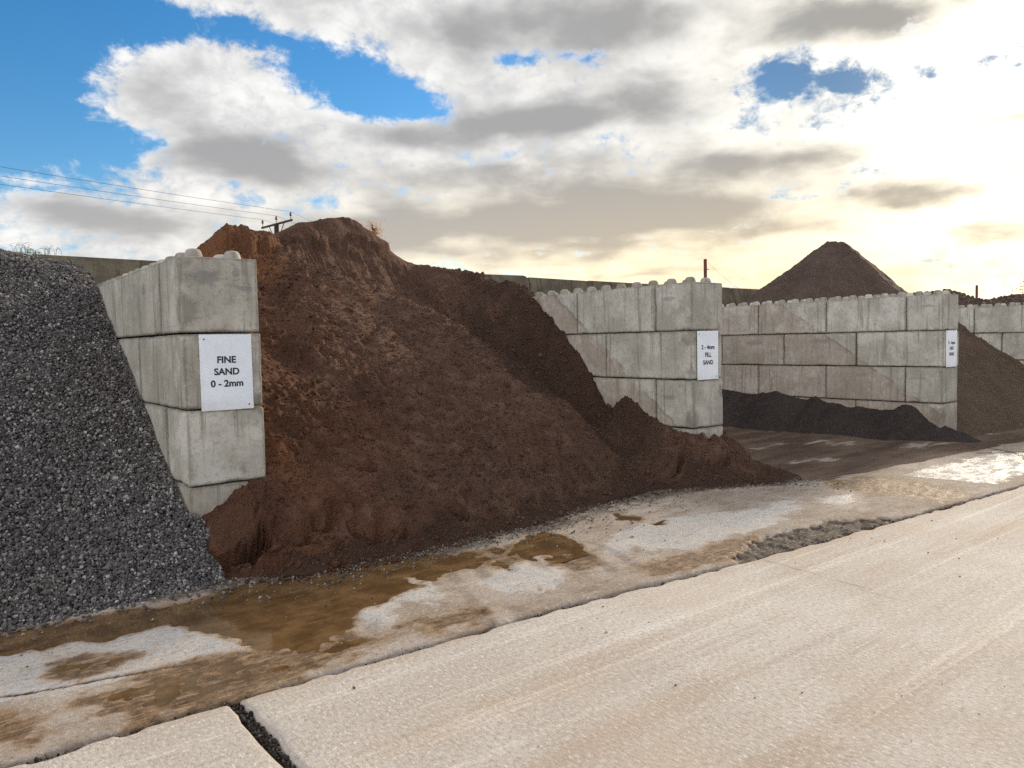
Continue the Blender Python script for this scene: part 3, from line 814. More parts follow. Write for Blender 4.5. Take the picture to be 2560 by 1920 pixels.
SAND_PTS += [(5.3, 10.25, 2.95), (4.9, 10.25, 2.98), (6.0, 9.9, 2.52), (6.5, 9.45, 2.22), (6.95, 9.0, 2.06), (6.95, 8.5, 1.62), (7.0, 7.9, 1.20)]   # scarp face
SAND_PTS += [(2.25, 6.15, .64), (2.25, 7, 1.18), (2.25, 8, 1.80), (2.25, 9, 2.22), (2.25, 9.6, 2.36), (1.6, 5.95, .03), (1.75, 6.1, .27), (2.1, 6.1, .56), (1.9, 8, 1.2), (1.9, 10, 1.6), (1.9, 11.5, 1.2)]
SAND_PTS += [(7.4, 5.85, .58), (7.4, 6.06, .58), (7.4, 6.45, .70), (7.4, 6.84, .92), (7.4, 7.1, .80), (7.4, 7.35, .92), (7.4, 7.6, 1.22), (7.4, 7.8, 1.48), (7.4, 8.25, 1.88), (7.4, 8.82, 2.38), (7.0, 6.8, .72), (7.1, 7.15, .66), (7.0, 6.1, .42), (7.0, 8.6, 1.9)]
SAND_PTS += [(7.7, 5.85, .44), (8.0, 5.88, .50), (8.12, 5.6, .18), (8.3, 5.5, .0), (8.35, 6.2, .02), (8.1, 6.3, .28), (8.2, 7, .10), (8.7, 7, -.12), (8.8, 6, -.15), (8.8, 8, -.2), (8.2, 8.4, .1)]
_P = np.array(SAND_PTS)
_phi = lambda d2: np.sqrt(d2 + .10 ** 2)
_K = _phi(((_P[:, None, :2] - _P[None, :, :2]) ** 2).sum(-1)) - .004 * np.eye(len(_P))
_A = np.block([[_K, np.c_[np.ones(len(_P)), _P[:, :2]]], [np.c_[np.ones(len(_P)), _P[:, :2]].T, np.zeros((3, 3))]])
_W = np.linalg.solve(_A, np.concatenate([_P[:, 2], np.zeros(3)]))
def sand_base(U, V):
    wu = .06 * fbm(U * 1.3, V * 1.3, None, 3, 201); wv = .06 * fbm(U * 1.3 + 5, V * 1.3, None, 3, 205)
    x, y = U + wu, V + wv
    z = _W[-3] + _W[-2] * x + _W[-1] * y
    for (px, py, _), w in zip(SAND_PTS, _W[:-3]): z = z + w * _phi((x - px) ** 2 + (y - py) ** 2)
    return z
HOLES = [(5.1, 6.0, .07, .06, .10), (3.15, 6.12, .10, .05, .10), (2.86, 5.50, .07, .07, .18), (3.10, 5.46, .06, .06, .16), (2.52, 5.66, .11, .09, .20), (2.28, 5.60, .09, .08, .18), (1.88, 5.72, .17, .11, .26), (3.75, 5.58, .10, .07, .14), (2.72, 5.58, .06, .08, .16), (4.55, 5.60, .12, .06, .10), (6.9, 5.72, .12, .06, .10), (7.45, 5.45, .10, .05, .08)]
def sand_z(U, V):
    Z = sand_base(U, V)
    d = V - sand_toe(U)
    up = sst(0, .25, d) * sst(12.5, 11, V) * (1 - .6 * sst(10.2, 10.5, V))
    grain = .55 + .75 * sst(-.5, .6, fbm(U * 1.1, V * 1.1, None, 3, 227))
    # coarse slumps, clods and wind-ripple texture following the contours
    Z = Z + up * (.018 * fbm(U * 2.2, V * 2.2, None, 3, 211) + .010 * ridged(U * 5, V * 9, 3, 215) + .010 * fbm(U * 7, V * 12, None, 2, 219, .62) + grain * (.012 * ridged(U * 9, V * 20, 2, 221) + .010 * noise3(U * 22, V * 36, None, 222)))
    # steep faces weather into vertical ribs
    rib = .6 * sst(9.75, 9.95, V) * sst(10.45, 10.25, V) * sst(7.3, 6.6, U)
    Z = Z + rib * (.035 * noise3(U * 6 + .3 * V, V * .8, None, 225) + .03 * ridged(U * 11, V * 1.2, 2, 226))
    clod = np.maximum(0, fbm(U * 7, V * 7, None, 4, 223) - .15)
    cm = sst(-.2, .6, fbm(U * .8, V * .8, None, 2, 229) + .9 * sst(1.4, .6, np.hypot(U - 6.5, V - 8.3)) + .6 * sst(.9, .2, np.hypot(U - 4, V - 9.7)) + .9 * sst(.7, .1, d))
    Z = Z + up * clod * .085 * cm
    # slip faces: small steps running down the slope
    st = noise3(U * 1.6 + 4, V * 2.4, None, 233)
    Z = Z - up * .02 * sst(.0, .04, st) * sst(.25, .04, st)
    # gully from the notch towards the front left
    gd = line_d(U + .05 * fbm(U * 4, V * 4, None, 3, 3), V, [(3.85, 9.5), (3.5, 8.9), (3.35, 8.2), (3.45, 7.5), (3.75, 7.0), (4.1, 6.7)])
    Z = Z - .09 * np.exp(-(gd / .10) ** 2) * up * sst(-.4, .3, fbm(U * 2, V * 2, None, 2, 8))
    for (hx, hy, rx, ry, dp) in HOLES:
        e = ((U - hx) / rx) ** 2 + ((V - hy) / ry) ** 2 + .5 * fbm(U * 9, V * 9, None, 2, 241)
        Z = Z - np.minimum(dp, np.maximum(Z - .02, 0)) * sst(1.15, .75, e)
        lip = ((U - hx) / (rx * 1.3)) ** 2 + ((V - hy - ry * 1.5) / (ry * 1.3)) ** 2
        Z = Z + dp * .22 * np.exp(-lip)
    # shelf where the crust has broken away along the scarp, and cracks in the slope
    shelf = Z - (3.12 + .07 * fbm(U * 2.5, V * 0, None, 3, 271) + .12 * (U - 4.4) - .16 * np.maximum(0, U - 5.2))
    Z = Z + .10 * sst(-.015, .015, shelf) * sst(9.75, 9.9, V) * sst(3.0, 3.3, U) * sst(6.2, 5.9, U)
    for pts, dp in (([(4.14, 8.05), (4.3, 8.2), (4.53, 8.47)], .05), ([(3.9, 6.55), (4.3, 6.62), (4.7, 6.6), (5.1, 6.75)], .03), ([(4.7, 8.6), (5.0, 8.45)], .05), ([(3.0, 7.4), (3.3, 7.2), (3.7, 7.25)], .03), ([(5.1, 7.9), (5.4, 7.6)], .03)):
        ld = line_d(U + .04 * fbm(U * 6, V * 6, None, 2, 3), V + .04 * fbm(U * 6, V * 6, None, 2, 4), pts)
        Z = Z - dp * np.exp(-(ld / .028) ** 2) * up
    # cut bank at the left foot
    cut = sst(2.25, 2.05, U + .05 * fbm(V * 5, U * 5, None, 2, 6)) * sst(1.45, 1.6, U)
    dc = d - .16 - .05 * fbm(U * 6, V * 0, None, 3, 7)
    Z = np.where(cut > .01, Z * (1 - cut) + cut * np.where(dc < 0, np.minimum(Z, .02), Z + .03 * np.exp(-dc / .12)), Z)
    return np.where(d < -.03, -.1, Z)
def undercut(P):
    """push the lips of the hollows forward so that they overhang"""
    u, v, z = P[:, 0].copy(), P[:, 1].copy(), P[:, 2]
    for (hx, hy, rx, ry, dp) in HOLES:
        w = np.exp(-((u - hx) / (rx * 1.1)) ** 2) * sst(hy + .2 * ry, hy + 1.2 * ry, v) * sst(hy + 3.5 * ry, hy + 1.6 * ry, v)
        P[:, 1] -= 1.0 * ry * w
    d = v - np.interp(u, TOE_U, TOE_V)
    w = sst(1.5, 1.65, u) * sst(2.2, 2.05, u) * sst(.13, .22, d) * sst(.6, .3, d) * sst(.10, .2, z)
    P[:, 1] -= w * (.06 + .05 * noise3(u * 8, u * 0, None, 5))
    return P
def sand_keep(U, V):
    return ~(((U < 1.75) & (V > 6.3)) | ((U > 7.75) & (V > 8.6)) | (U < 1.3) | (V > 13.4))
def sand_attrs(U, V, Z):
    gx = np.gradient(Z, axis=1) / np.gradient(U, axis=1); gy = np.gradient(Z, axis=0) / np.gradient(V, axis=0)
    steep = np.hypot(gx, gy)
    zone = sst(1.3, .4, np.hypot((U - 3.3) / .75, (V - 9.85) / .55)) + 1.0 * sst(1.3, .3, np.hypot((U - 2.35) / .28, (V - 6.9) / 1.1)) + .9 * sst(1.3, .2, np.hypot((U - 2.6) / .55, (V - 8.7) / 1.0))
    fresh_sunlit = .8 * np.clip(zone, 0, 1) * sst(.3, .8, steep) + .15 * sst(1.0, 1.6, steep)  # orange of freshly bared steep sand, with sunlit warmth painted in
    d = V - sand_toe(U)
    damp_shade = sst(.30, .02, d + .10 * fbm(U * 5, V * 5, None, 3, 265)) * .75 + 1.0 * sst(1.7, .5, .35 * fbm(U * 2, V * 2, None, 4, 263) + np.hypot((U - 6.85) / .85, (V - 8.1) / 1.35 - .35 * (U - 6.8))) + .5 * sst(.2, -.6, Z * 0 + fbm(U * 1.5, V * 1.5, None, 3, 251))  # dark toe and valley: dampness plus the wall's shadow painted in
    tone = np.clip(sst(2.2, 5.0, U + .5 * fbm(U * 1.2, V * 1.2, None, 3, 261)), 0, 1)
    return [fresh_sunlit, np.clip(damp_shade, 0, 1), tone]
def build_sand():
    us = np.arange(1.45, 8.5, .0115); vs = np.concatenate([np.arange(4.75, 7.6, .0105), np.arange(7.6, 11.0, .0135), np.arange(11.0, 13.6, .06)])
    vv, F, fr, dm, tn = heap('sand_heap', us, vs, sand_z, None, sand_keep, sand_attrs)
    vv = undercut(vv)
    # loose clods lying on the slope
    n = 17000
    cu = rng.uniform(1.6, 8.1, n * 3); cv = rng.uniform(4.9, 10.6, n * 3)
    dd = cv - sand_toe(cu)
    w = (.42 + .5 * sst(-.3, .7, fbm(cu * 1.3, cv * 1.3, None, 3, 881)) + .9 * np.exp(-np.hypot(cu - 4.0, cv - 9.6) / .45) + .8 * np.exp(-np.abs(dd - .03) / .12) + 1.0 * np.exp(-np.hypot((cu - 6.6) / 1.1, (cv - 8.2) / 1.0) ** 2)) * sst(10.1, 9.8, cv)
    ok = (rng.uniform(size=n * 3) < w) & (dd > -.12) & sand_keep(cu, cv) & ~((cv > 5.87) & (cu > 7.36)) & ~((cv > 6.1) & (cu < 2.2))
    cu, cv = cu[ok][:n], cv[ok][:n]
    cz = np.maximum(sand_z(cu[None], cv[None])[0], .004)
    size = rng.lognormal(math.log(.020), .45, len(cu)).clip(.009, .10)
    sv, sf = stones(np.stack([cu, cv, cz + size * .1], -1), size, .7, .22)
    allv = np.concatenate([vv, sv]); 
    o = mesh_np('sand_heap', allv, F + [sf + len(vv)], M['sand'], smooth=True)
    set_attr(o, 'fresh_sunlit', np.concatenate([fr, np.zeros(len(sv))])); set_attr(o, 'damp_shade', np.concatenate([dm, np.repeat(rng.uniform(0, 1, len(cu)) ** 2 * .6, 12)]))
    set_attr(o, 'tone', np.concatenate([tn, np.repeat(sst(2.2, 5.0, cu), 12)]))
    tag(o, 'tall reddish brown sand heap with a dug-out scarp, spilling between the two nearest block walls', 'sand heap')
build_sand()

# --- slab of crusted sand that slid off and leans at the foot of the second wall
def crust_slab():
    p, F, edge, sc = rounded_block(.46, .30, .09, 77, (0, 0, 0), .02)
    p = p + .018 * np.stack([noise3(p[:, 0] * 9, p[:, 1] * 9, p[:, 2] * 9, k) for k in (1, 2, 3)], -1) + .03 * np.stack([noise3(p[:, 0] * 3.5, p[:, 1] * 3.5, p[:, 2] * 3.5, k) for k in (4, 5, 6)], -1)
    o = mesh_np('sand_crust', p, F, M['sand'], smooth=True)
    o.location = (7.80, 5.70, .36); o.rotation_euler = (math.radians(38), math.radians(24), math.radians(12))
    set_attr(o, 'fresh_sunlit', np.zeros(len(p))); set_attr(o, 'damp_shade', np.full(len(p), .15)); set_attr(o, 'tone', np.ones(len(p)))
    tag(o, 'slab of crusted sand leaning at the foot of the FILL SAND wall end', 'sand crust')
crust_slab()

# --- gravel heap
def gravel_z(U, V):
    s = .63 * (V - 5.52) - .02 * (U - 1)
    top = 2.68 - .28 * (U - 1.5) - .06 * (V - 10)
    z = smin(s, top, .25)
    z = z + .05 * fbm(U * 1.6, V * 1.6, None, 3, 301) * sst(0, .4, z) + .012 * fbm(U * 9, V * 9, None, 2, 305)
    return z + .10 * np.exp(-np.abs(V - 5.75) / .2) * 0
def build_gravel():
    us = np.arange(-3.5, 1.75, .035); vs = np.arange(5.2, 13.2, .035)
    lim = lambda U, V: ~((U > 1.60) & (V > 6.0)) & (U < 1.66)
    vv, F = heap('gravel_heap', us, vs, lambda U, V: gravel_z(U, V) - .015, None, lim)
    N = 130000
    u = rng.uniform(-.9, 1.80, N); v = 5.35 + (rng.uniform(0, 1, N) ** 1.15) * 5.6
    ex = 9000
    u = np.concatenate([u, rng.uniform(-3.4, -.9, ex)]); v = np.concatenate([v, rng.uniform(5.4, 10.5, ex)])
    z = gravel_z(u[None], v[None])[0]
    ok = (z > -.01) & ~((u > 1.60) & (v > 6.1)) & ~((u > 1.66 + .08 * noise3(v * 6, v * 0, None, 9)) & (v < 6.12))
    u, v, z = u[ok], v[ok], z[ok]
    size = rng.lognormal(math.log(.0225), .28, len(u)).clip(.010, .050)
    size[len(size) - ex:] *= 1.0
    nz = rng.uniform(-.012, .014, len(u))
    sv, sf = stones(np.stack([u, v - nz * .5, z + nz], -1), size, .66, .26)
    # strays that rolled out on to the strip
    k = 420
    su = rng.uniform(-.6, 1.6, k); so = rng.exponential(.10, k); sv_ = 5.56 - so
    s2 = rng.normal(.022, .007, k).clip(.008, .04)
    tv, tf = stones(np.stack([su, sv_, .006 + s2 * .2], -1), s2, .66, .26)
    me_v = np.concatenate([vv, sv, tv])
    o = mesh_np('gravel_heap', me_v, F + [np.concatenate([sf + len(vv), tf + len(vv) + len(sv)])], M['gravel'], smooth=False)
    o.data.materials.append(M['gravel_base'])
    mi = np.zeros(len(o.data.polygons), np.int32); mi[:len(F[0])] = 1
    o.data.polygons.foreach_set('material_index', mi)
    tag(o, 'heap of dark grey crushed gravel at the left edge beside the nearest block wall', 'gravel heap')
build_gravel()

# --- dark fill sand along the foot of the third wall, rising at the back of its bay
def fill_z(U, V):
    berm = np.interp(V, [4.7, 5.0, 5.4, 5.97, 6.5, 7.1, 8.2, 9.2, 9.6, 13], [-.1, .05, .20, .50, .40, .43, .60, .58, .66, 1.0]) + .05 * fbm(V * 2, V * 0, None, 3, 400)
    z1 = berm - .80 * np.maximum(0, 13.12 - U) + .0 * U
    zr = berm - .6 * np.maximum(0, U - 13.3) - .15
    z1 = np.where(U > 13.3, np.minimum(z1, zr), z1)
    z2 = .70 * (V - (U / 1.3616 + .35))
    z2 = smin(z2, 2.62 + .12 * fbm(U, V, None, 2, 410) + .16 * np.exp(-((U - 8.9) / 1.2) ** 2), .3)
    z = np.maximum(z1, z2)
    return z + sst(0, .12, z) * (.05 * fbm(U * 2.4, V * 2.4, None, 4, 405) + .012 * fbm(U * 14, V * 14, None, 3, 407))
def build_fill():
    us = np.arange(7.9, 14.2, .03); vs = np.arange(4.6, 13.4, .03)
    vv, F = heap('sand_heap', us, vs, fill_z, None, lambda U, V: ~((U > 13.2) & (V > 5.6)))
    o = mesh_np('sand_heap', vv, F, M['darksand'], smooth=True)
    tag(o, 'low bank of dark grey sand along the foot of the long block wall', 'sand heap')
build_fill()

# --- brown grit sand in the next bay
def grit_z(U, V):
    z = .73 * (V - 5.02 + .10 * (U - 16)) 
    z = smin(z, 2.25, .3)
    toe = sst(-.1, .5, z)
    return z + toe * (.04 * fbm(U * 1.5, V * 1.5, None, 3, 501) + .02 * ridged(U * 3, V * 7, 4, 505) + .01 * fbm(U * 14, V * 20, None, 3, 509))
def build_grit():
    us = np.arange(13.3, 19.2, .03); vs = np.arange(4.2, 10.5, .03)
    vv, F = heap('sand_heap', us, vs, grit_z, None, lambda U, V: ~((U < 13.6) & (V > 5.45)) & ~((U > 18.95) & (V > 5.2)))
    o = mesh_np('sand_heap', vv, F, M['gritsand'], smooth=True)
    tag(o, 'light brown grit sand heap sloping down behind the third sign at the right', 'sand heap')
build_grit()

# --- far heaps
def cone_heap(name, cx, cy, peak, slopes, R, mat, label, seed, step=.07, rough=.06, capr=.5, stonesz=0, front=5.2):
    us = np.arange(cx - R, cx + R, step); vs = np.arange(cy - R * .8, cy + R * .5, step)
    def z(U, V):
        du, dv = U - cx, V - cy
        r = np.hypot(du, dv) + 1e-6; c, s = du / r, dv / r
        w = np.maximum([c, -c, -s, s], 0) ** 2
        k = w[0] * slopes[0] + w[1] * slopes[1] + w[2] * slopes[2] + w[3] * slopes[3]
        rr = np.sqrt(r * r + capr * capr) - capr
        ang = np.arctan2(dv, du)
        rill = ridged(ang * 5, r * .15, 3, seed + 3) * np.minimum(r, 3) * .03
        zz = peak - k * rr * (1 - .018 * rr)
        zz = np.minimum(zz, .75 * (V - front) + .3 * fbm(U * .6, V * .6, None, 2, seed + 9))
        return zz + rough * fbm(U * 1.6, V * 1.6, None, 4, seed) + rough * .5 * fbm(U * 7, V * 7, None, 3, seed + 7) + rill
    vv, F = heap(name, us, vs, z, None, lambda U, V: (V < 13.3) & (U > 13.75) & ~((U < 18.8) & (V < 6.6)) & ~((U > 18.8) & (U < 19.5) & (V < 8.6)))
    fl = F
    if stonesz:
        n = 2500
        u = rng.uniform(cx - R * .8, cx + R * .8, n); v = rng.uniform(cy - R * .6, cy + R * .3, n)
        zz = z(u[None], v[None])[0]; ok = zz > .2
        sz = rng.normal(stonesz, stonesz * .3, ok.sum()).clip(stonesz * .4, stonesz * 2)
        sv, sf = stones(np.stack([u[ok], v[ok], zz[ok]], -1), sz)
        fl = F + [sf + len(vv)]; vv = np.concatenate([vv, sv])
    o = mesh_np(name, vv, fl, mat, smooth=not stonesz)
    tag(o, label, 'sand heap' if not stonesz else 'rubble heap')
    return o
cone_heap('sand_heap', 20.6, 11.3, 4.50, (1.45, .66, 1.0, 1.0), 8, M['coned'], 'tall pointed brown sand heap rising behind the long block wall', 601, .05, .04, .12)
cone_heap('rubble_heap', 26.9, 11.2, 3.12, (.34, .45, .6, .6), 6, M['coned'], 'low heap of coarse stones behind the corner of the GRIT SAND wall', 611, .08, .05, .8, .14)
cone_heap('rubble_heap', 35.0, 11.4, 3.25, (.3, .26, .4, .5), 6, M['coned'], 'dark heap at the far right edge behind the last block wall', 621, .08, .05, .8, .12)

# ------------------------------------------------------------------ back wall of leaning precast panels
def back_wall():
    root = empty('retaining_wall', (14, 14, 0)); tag(root, 'long weathered precast retaining wall leaning back behind all the bays', 'wall')
    zt, lean, w, th = 3.25, .62, 1.96, .16
    xs = [-.42 + 2.0 * k for k in range(-1, 21)]
    for i, x in enumerate(xs):
        dz = random.uniform(-.02, .02); a = random.uniform(-.012, .012)
        bm = bmesh.new()
        # outline in the panel's own plane, far corner clipped
        out = [(0, 0), (w, 0), (w, zt - .10), (w - .06, zt - .02), (w - .14, zt), (0, zt)]
        prof = [[], []]
        for k, dy in enumerate((0, th)):
            for (px, pz) in out:
                prof[k].append(bm.verts.new((px, -lean * 1.0 * (1 - pz / zt) + dy, pz + dz + a * px)))
        n = len(out)
        bm.faces.new(prof[0][::-1]); bm.faces.new(prof[1])
        for k in range(n): bm.faces.new((prof[0][k], prof[0][(k + 1) % n], prof[1][(k + 1) % n], prof[1][k]))
        o = bm_obj('wall_panel', bm, M['panel'], root)
        o.location = Vector((x, 14 + random.uniform(-.02, .02), 0)) - root.location
back_wall()

# ------------------------------------------------------------------ poles, wires
def tube(pts, r, n=6, r1=None):
    pts = [Vector(p) for p in pts]
    V = []; F = []
    for i, p in enumerate(pts):
        d = (pts[min(i + 1, len(pts) - 1)] - pts[max(i - 1, 0)]).normalized()
        a = d.orthogonal().normalized(); b = d.cross(a)
        rr = r if r1 is None else r + (r1 - r) * i / max(1, len(pts) - 1)
        for k in range(n):
            t = 2 * math.pi * k / n
            V.append(p + a * rr * math.cos(t) + b * rr * math.sin(t))
    for i in range(len(pts) - 1):
        for k in range(n):
            F.append((i * n + k, i * n + (k + 1) % n, (i + 1) * n + (k + 1) % n, (i + 1) * n + k))
    return np.array([tuple(v) for v in V]), np.array(F)
def tubes(name, lst, mat, parent=None, smooth=True):
    VV = []; FF = []; b = 0
    for a in lst:
        v, f = tube(*a); VV.append(v); FF.append(f + b); b += len(v)
    return mesh_np(name, np.concatenate(VV), np.concatenate(FF), mat, parent, smooth)

def utility_pole(base, top, arm_a, arm_b):
    base, A, B = Vector(base), Vector(arm_a), Vector(arm_b)
    root = empty('utility_pole', base); tag(root, 'wooden utility pole with a crossarm and three insulators showing above the sand heap', 'utility pole')
    L = lambda p: Vector(p) - base
    mid = (A + B) / 2
    topv = Vector((mid.x, mid.y, top))
    tubes('pole', [([L(base), L(topv)], .14, 10, .11)], M['wood'], root)
    d = (B - A).normalized()
    tubes('crossarm', [([L(A - d * .1), L(B + d * .1)], .055, 4)], M['wood'], root, False)
    for s in (-1, 1):
        tubes('brace', [([L(mid + d * s * .75), L(mid + Vector((0, 0, -.9)))], .022, 5)], M['steel'], root)
    for p in (A, mid.copy(), B):
        z = p.z + .05
        bm = bmesh.new(); prof = [(.015, 0), (.015, .14), (.05, .15), (.06, .20), (.04, .22), (.055, .24), (.04, .29), (.015, .31)]
        n = 10; rings = [[bm.verts.new((r * math.cos(2 * math.pi * k / n), r * math.sin(2 * math.pi * k / n), h)) for k in range(n)] for r, h in prof]
        for a, b in zip(rings[:-1], rings[1:]):
            for k in range(n): bm.faces.new((a[k], a[(k + 1) % n], b[(k + 1) % n], b[k]))
        bm.faces.new(rings[-1])
        o = bm_obj('insulator', bm, M['glaze'], root, True); o.location = L((p.x, p.y, z))
    return [Vector((p.x, p.y, p.z + .45)) for p in (A, mid, B)]
utility_pole((13.43, 34.45, 0), 7.42, (13.29, 35.80, 7.40), (13.57, 33.09, 7.40))
def wire(pts, r, label, group='overhead wires'):
    pts = [Vector(p) for p in pts]; out = []
    for a, b in zip(pts[:-1], pts[1:]):
        sag = (b - a).length * .006
        for k in range(13):
            t = k / 12
            if out and k == 0: continue
            p = a.lerp(b, t); p.z -= sag * 4 * t * (1 - t); out.append(p)
    v, f = tube(out, r, 5)
    o = mesh_np('overhead_wire', v, f, M['wire'], smooth=True); tag(o, label, 'overhead wire', group)
wire([(-14, 27.2, 7.9), (13.29, 35.80, 7.78), (45.6, 66.55, 8.5)], .0065, 'lowest of the three overhead wires crossing the sky at the left')
wire([(-14, 25.6, 7.9), (13.43, 34.45, 7.78), (44.94, 67.07, 8.6)], .0065, 'middle one of the three overhead wires crossing the sky at the left')
wire([(-14, 24.0, 7.9), (13.57, 33.09, 7.78), (45.27, 66.81, 8.7)], .0065, 'topmost of the three overhead wires crossing the sky at the left')

def post(base, h, r, label, kink=0):
    root = empty('post', base); tag(root, label, 'post')
    tubes('pole', [([(0, 0, 0), (0, 0, h)], r, 10, r * .9)], M['redpost'], root)
    for k, s in ((.62, 1), (.35, -1), (.80, 1)):
        tubes('step_iron', [([(0, 0, h * .5 + h * .5 * k), (s * r * 2.4, -s * r * .4, h * .5 + h * .5 * k)], .03, 5)], M['steel'], root)
    return root
post((49.49, 37.96, 0), 8.03, .145, 'tall red brown post standing behind the FILL SAND wall')
post((77.29, 28.73, 0), 6.19, .12, 'shorter red post far off behind the rightmost block wall')
wire([(49.7, 37.8, 7.72), (36.58, 24.91, 3.9)], .008, 'thin stay wire slanting down from the tall red brown post', 'wires of the red brown post')
wire([(49.7, 37.8, 7.76), (67.86, 42.57, 7.0)], .009, 'thin wire running right from the tall red brown post', 'wires of the red brown post')

# ------------------------------------------------------------------ vegetation
def leafy(root, name_tr, name_cr, trunk_h, crown_r, crown_h, nbr, nleaf, leafsz, leafmat, seed, spread=.5):
    rr = random.Random(seed)
    segs = [([(0, 0, 0), (.02 * trunk_h, .01, trunk_h * .5), (.0, .02 * trunk_h, trunk_h)], .012 * trunk_h + .01, 6, .006)]
    tips = []
    for k in range(nbr):
        z = trunk_h * rr.uniform(.35, .98); a = rr.uniform(0, 2 * math.pi)
        ln = crown_r * rr.uniform(.5, 1.0) * min(1, 1.9 * (1.06 - z / trunk_h))
        p0 = Vector((0, 0, z)); p1 = p0 + Vector((math.cos(a) * ln * .5, math.sin(a) * ln * .5, ln * rr.uniform(.3, .7))); p2 = p1 + Vector((math.cos(a + .4) * ln * .5, math.sin(a + .4) * ln * .5, ln * rr.uniform(.1, .5)))
        segs.append(([p0, p1, p2], .004 * trunk_h + .003, 4, .003)); tips += [p0.lerp(p1, .6), p1, p1.lerp(p2, .5), p2, p2]
    tubes(name_tr, segs, M['bark'], root)
    V = []; F = []
    for k in range(nleaf):
        c = rr.choice(tips) + Vector((rr.gauss(0, 1), rr.gauss(0, 1), rr.gauss(0, 1))) * crown_r * .13
        a = Vector((rr.gauss(0, 1), rr.gauss(0, 1), rr.gauss(0, 1))).normalized(); b = a.orthogonal().normalized()
        s = leafsz * rr.uniform(.6, 1.3); i = len(V)
        V += [c - a * s, c + b * s * .5, c + a * s, c - b * s * .5]; F.append((i, i + 1, i + 2, i + 3))
    mesh_np(name_cr, [tuple(v) for v in V], np.array(F), leafmat, root)
def small_tree(name, loc, h, cr, nbr, nleaf, lsz, lm, label, cat, seed):
    r = empty(name, loc); tag(r, label, cat)
    leafy(r, 'trunk', 'crown', h, cr, h * .6, nbr, nleaf, lsz, lm, seed)
small_tree('birch_tree', (16.42, 30.72, 0), 7.22, 1.15, 170, 4200, .038, M['leaf_y'], 'small thin tree with yellow autumn leaves peeping over the sand heap', 'tree', 3)
small_tree('bush', (39.6, 12.2, 0), 4.5, 1.3, 60, 900, .06, M['leaf_y'], 'sparse yellowish bush at the right edge beyond the last heap', 'bush', 5)
small_tree('sapling', (33.0, 16.2, 0), 3.75, .5, 26, 120, .055, M['leaf_d'], 'tiny sapling beside the shorter red post', 'sapling', 8)
def weeds(loc, n, hgt, reach, nleaf, lsz, lm, label, seed):
    rr = random.Random(seed); r = empty('weed', loc); tag(r, label, 'weed', 'weeds on the retaining wall')
    segs = []; tips = []
    for k in range(n):
        a = rr.uniform(0, 6.28); x0 = rr.uniform(-reach, reach); hh = hgt * rr.uniform(.5, 1); ln = hh * rr.uniform(.3, .9) * rr.choice((-1, 1))
        p = [Vector((x0 + ln * t * t, .25 * ln * math.sin(a) * t, hh * (1.5 * t - .5 * t ** 3.0) * (1 - .25 * t ** 4))) for t in (0, .25, .5, .75, 1.0)]
        segs.append((p, .0035, 4, .002)); tips += p[2:] + [p[1].lerp(p[2], .5)]
    tubes('stems', segs, M['stem'], r)
    V = []; F = []
    for k in range(nleaf):
        c = rr.choice(tips) + Vector((rr.gauss(0, .015), rr.gauss(0, .02), rr.gauss(0, .015)))
        a = Vector((rr.gauss(0, 1), rr.gauss(0, .6), rr.gauss(0, 1))).normalized(); b = a.orthogonal().normalized(); q = lsz * rr.uniform(.5, 1.2); i = len(V)
        V += [c - a * q, c + b * q * .4, c + a * q, c - b * q * .4]; F.append((i, i + 1, i + 2, i + 3))
    mesh_np('leaves', [tuple(v) for v in V], np.array(F), lm, r)
weeds((1.56, 14.02, 3.12), 14, .27, .05, 60, .026, M['leaf_g'], 'bushy yellow green weed in the gap of the retaining wall', 4)
weeds((1.36, 14.06, 3.24), 11, .22, .14, 26, .014, M['leaf_d'], 'wispy arching weeds above the gravel, left of the bushy one', 6)
weeds((1.82, 14.06, 3.24), 12, .17, .14, 26, .013, M['leaf_d'], 'low wispy weeds on the retaining wall, right of the bushy one', 7)

# ------------------------------------------------------------------ scattered grit along the foot of the heaps
def loose():
    n = 6000
    u = rng.uniform(.3, 8.3, n); toe = np.interp(u, TOE_U, TOE_V)
    v = toe - rng.exponential(.17, n) * (.35 + .6 * (noise3(u * 2.2, u * 0, None, 808) + .8)) + .04
    ok = v > 3.75
    u, v = u[ok], v[ok]
    s = rng.lognormal(math.log(.010), .5, len(u)).clip(.004, .035)
    vv, f = stones(np.stack([u, v, .005 + s * .15], -1), s, .7, .25)
    k = 90; pu = rng.uniform(.4, 7.5, k); pv = rng.uniform(1.0, 3.4, k); ps = rng.lognormal(math.log(.009), .5, k).clip(.004, .028)
    pvv, pf = stones(np.stack([pu, pv, ps * .22], -1), ps, .7, .25)
    f = np.concatenate([f, pf + len(vv)]); vv = np.concatenate([vv, pvv])
    o = mesh_np('loose_grit', vv, f, M['grit'])
    tag(o, 'loose grit and crumbs scattered on the wet concrete along the foot of the heaps', 'grit', None, 'stuff')
    n = 1500
    u = rng.uniform(-.5, 9, n); v = jline(u) + rng.normal(0, .022, n)
    xg = 1.13 + rng.normal(0, .020, 2200); yg = rng.uniform(.3, 3.68, 2200)
    u = np.concatenate([u, xg]); v = np.concatenate([v, yg])
    s = rng.lognormal(math.log(.012), .4, len(u)).clip(.005, .04)
    vv, f = stones(np.stack([u, v, np.full(len(u), -.03) + rng.uniform(-.01, .012, len(u))], -1), s, .7, .25)
    o = mesh_np('joint_debris', vv, f, M['dirt'])
    tag(o, 'dark crumbs and dirt filling the open joints between the road slabs', 'debris', None, 'stuff')
loose()

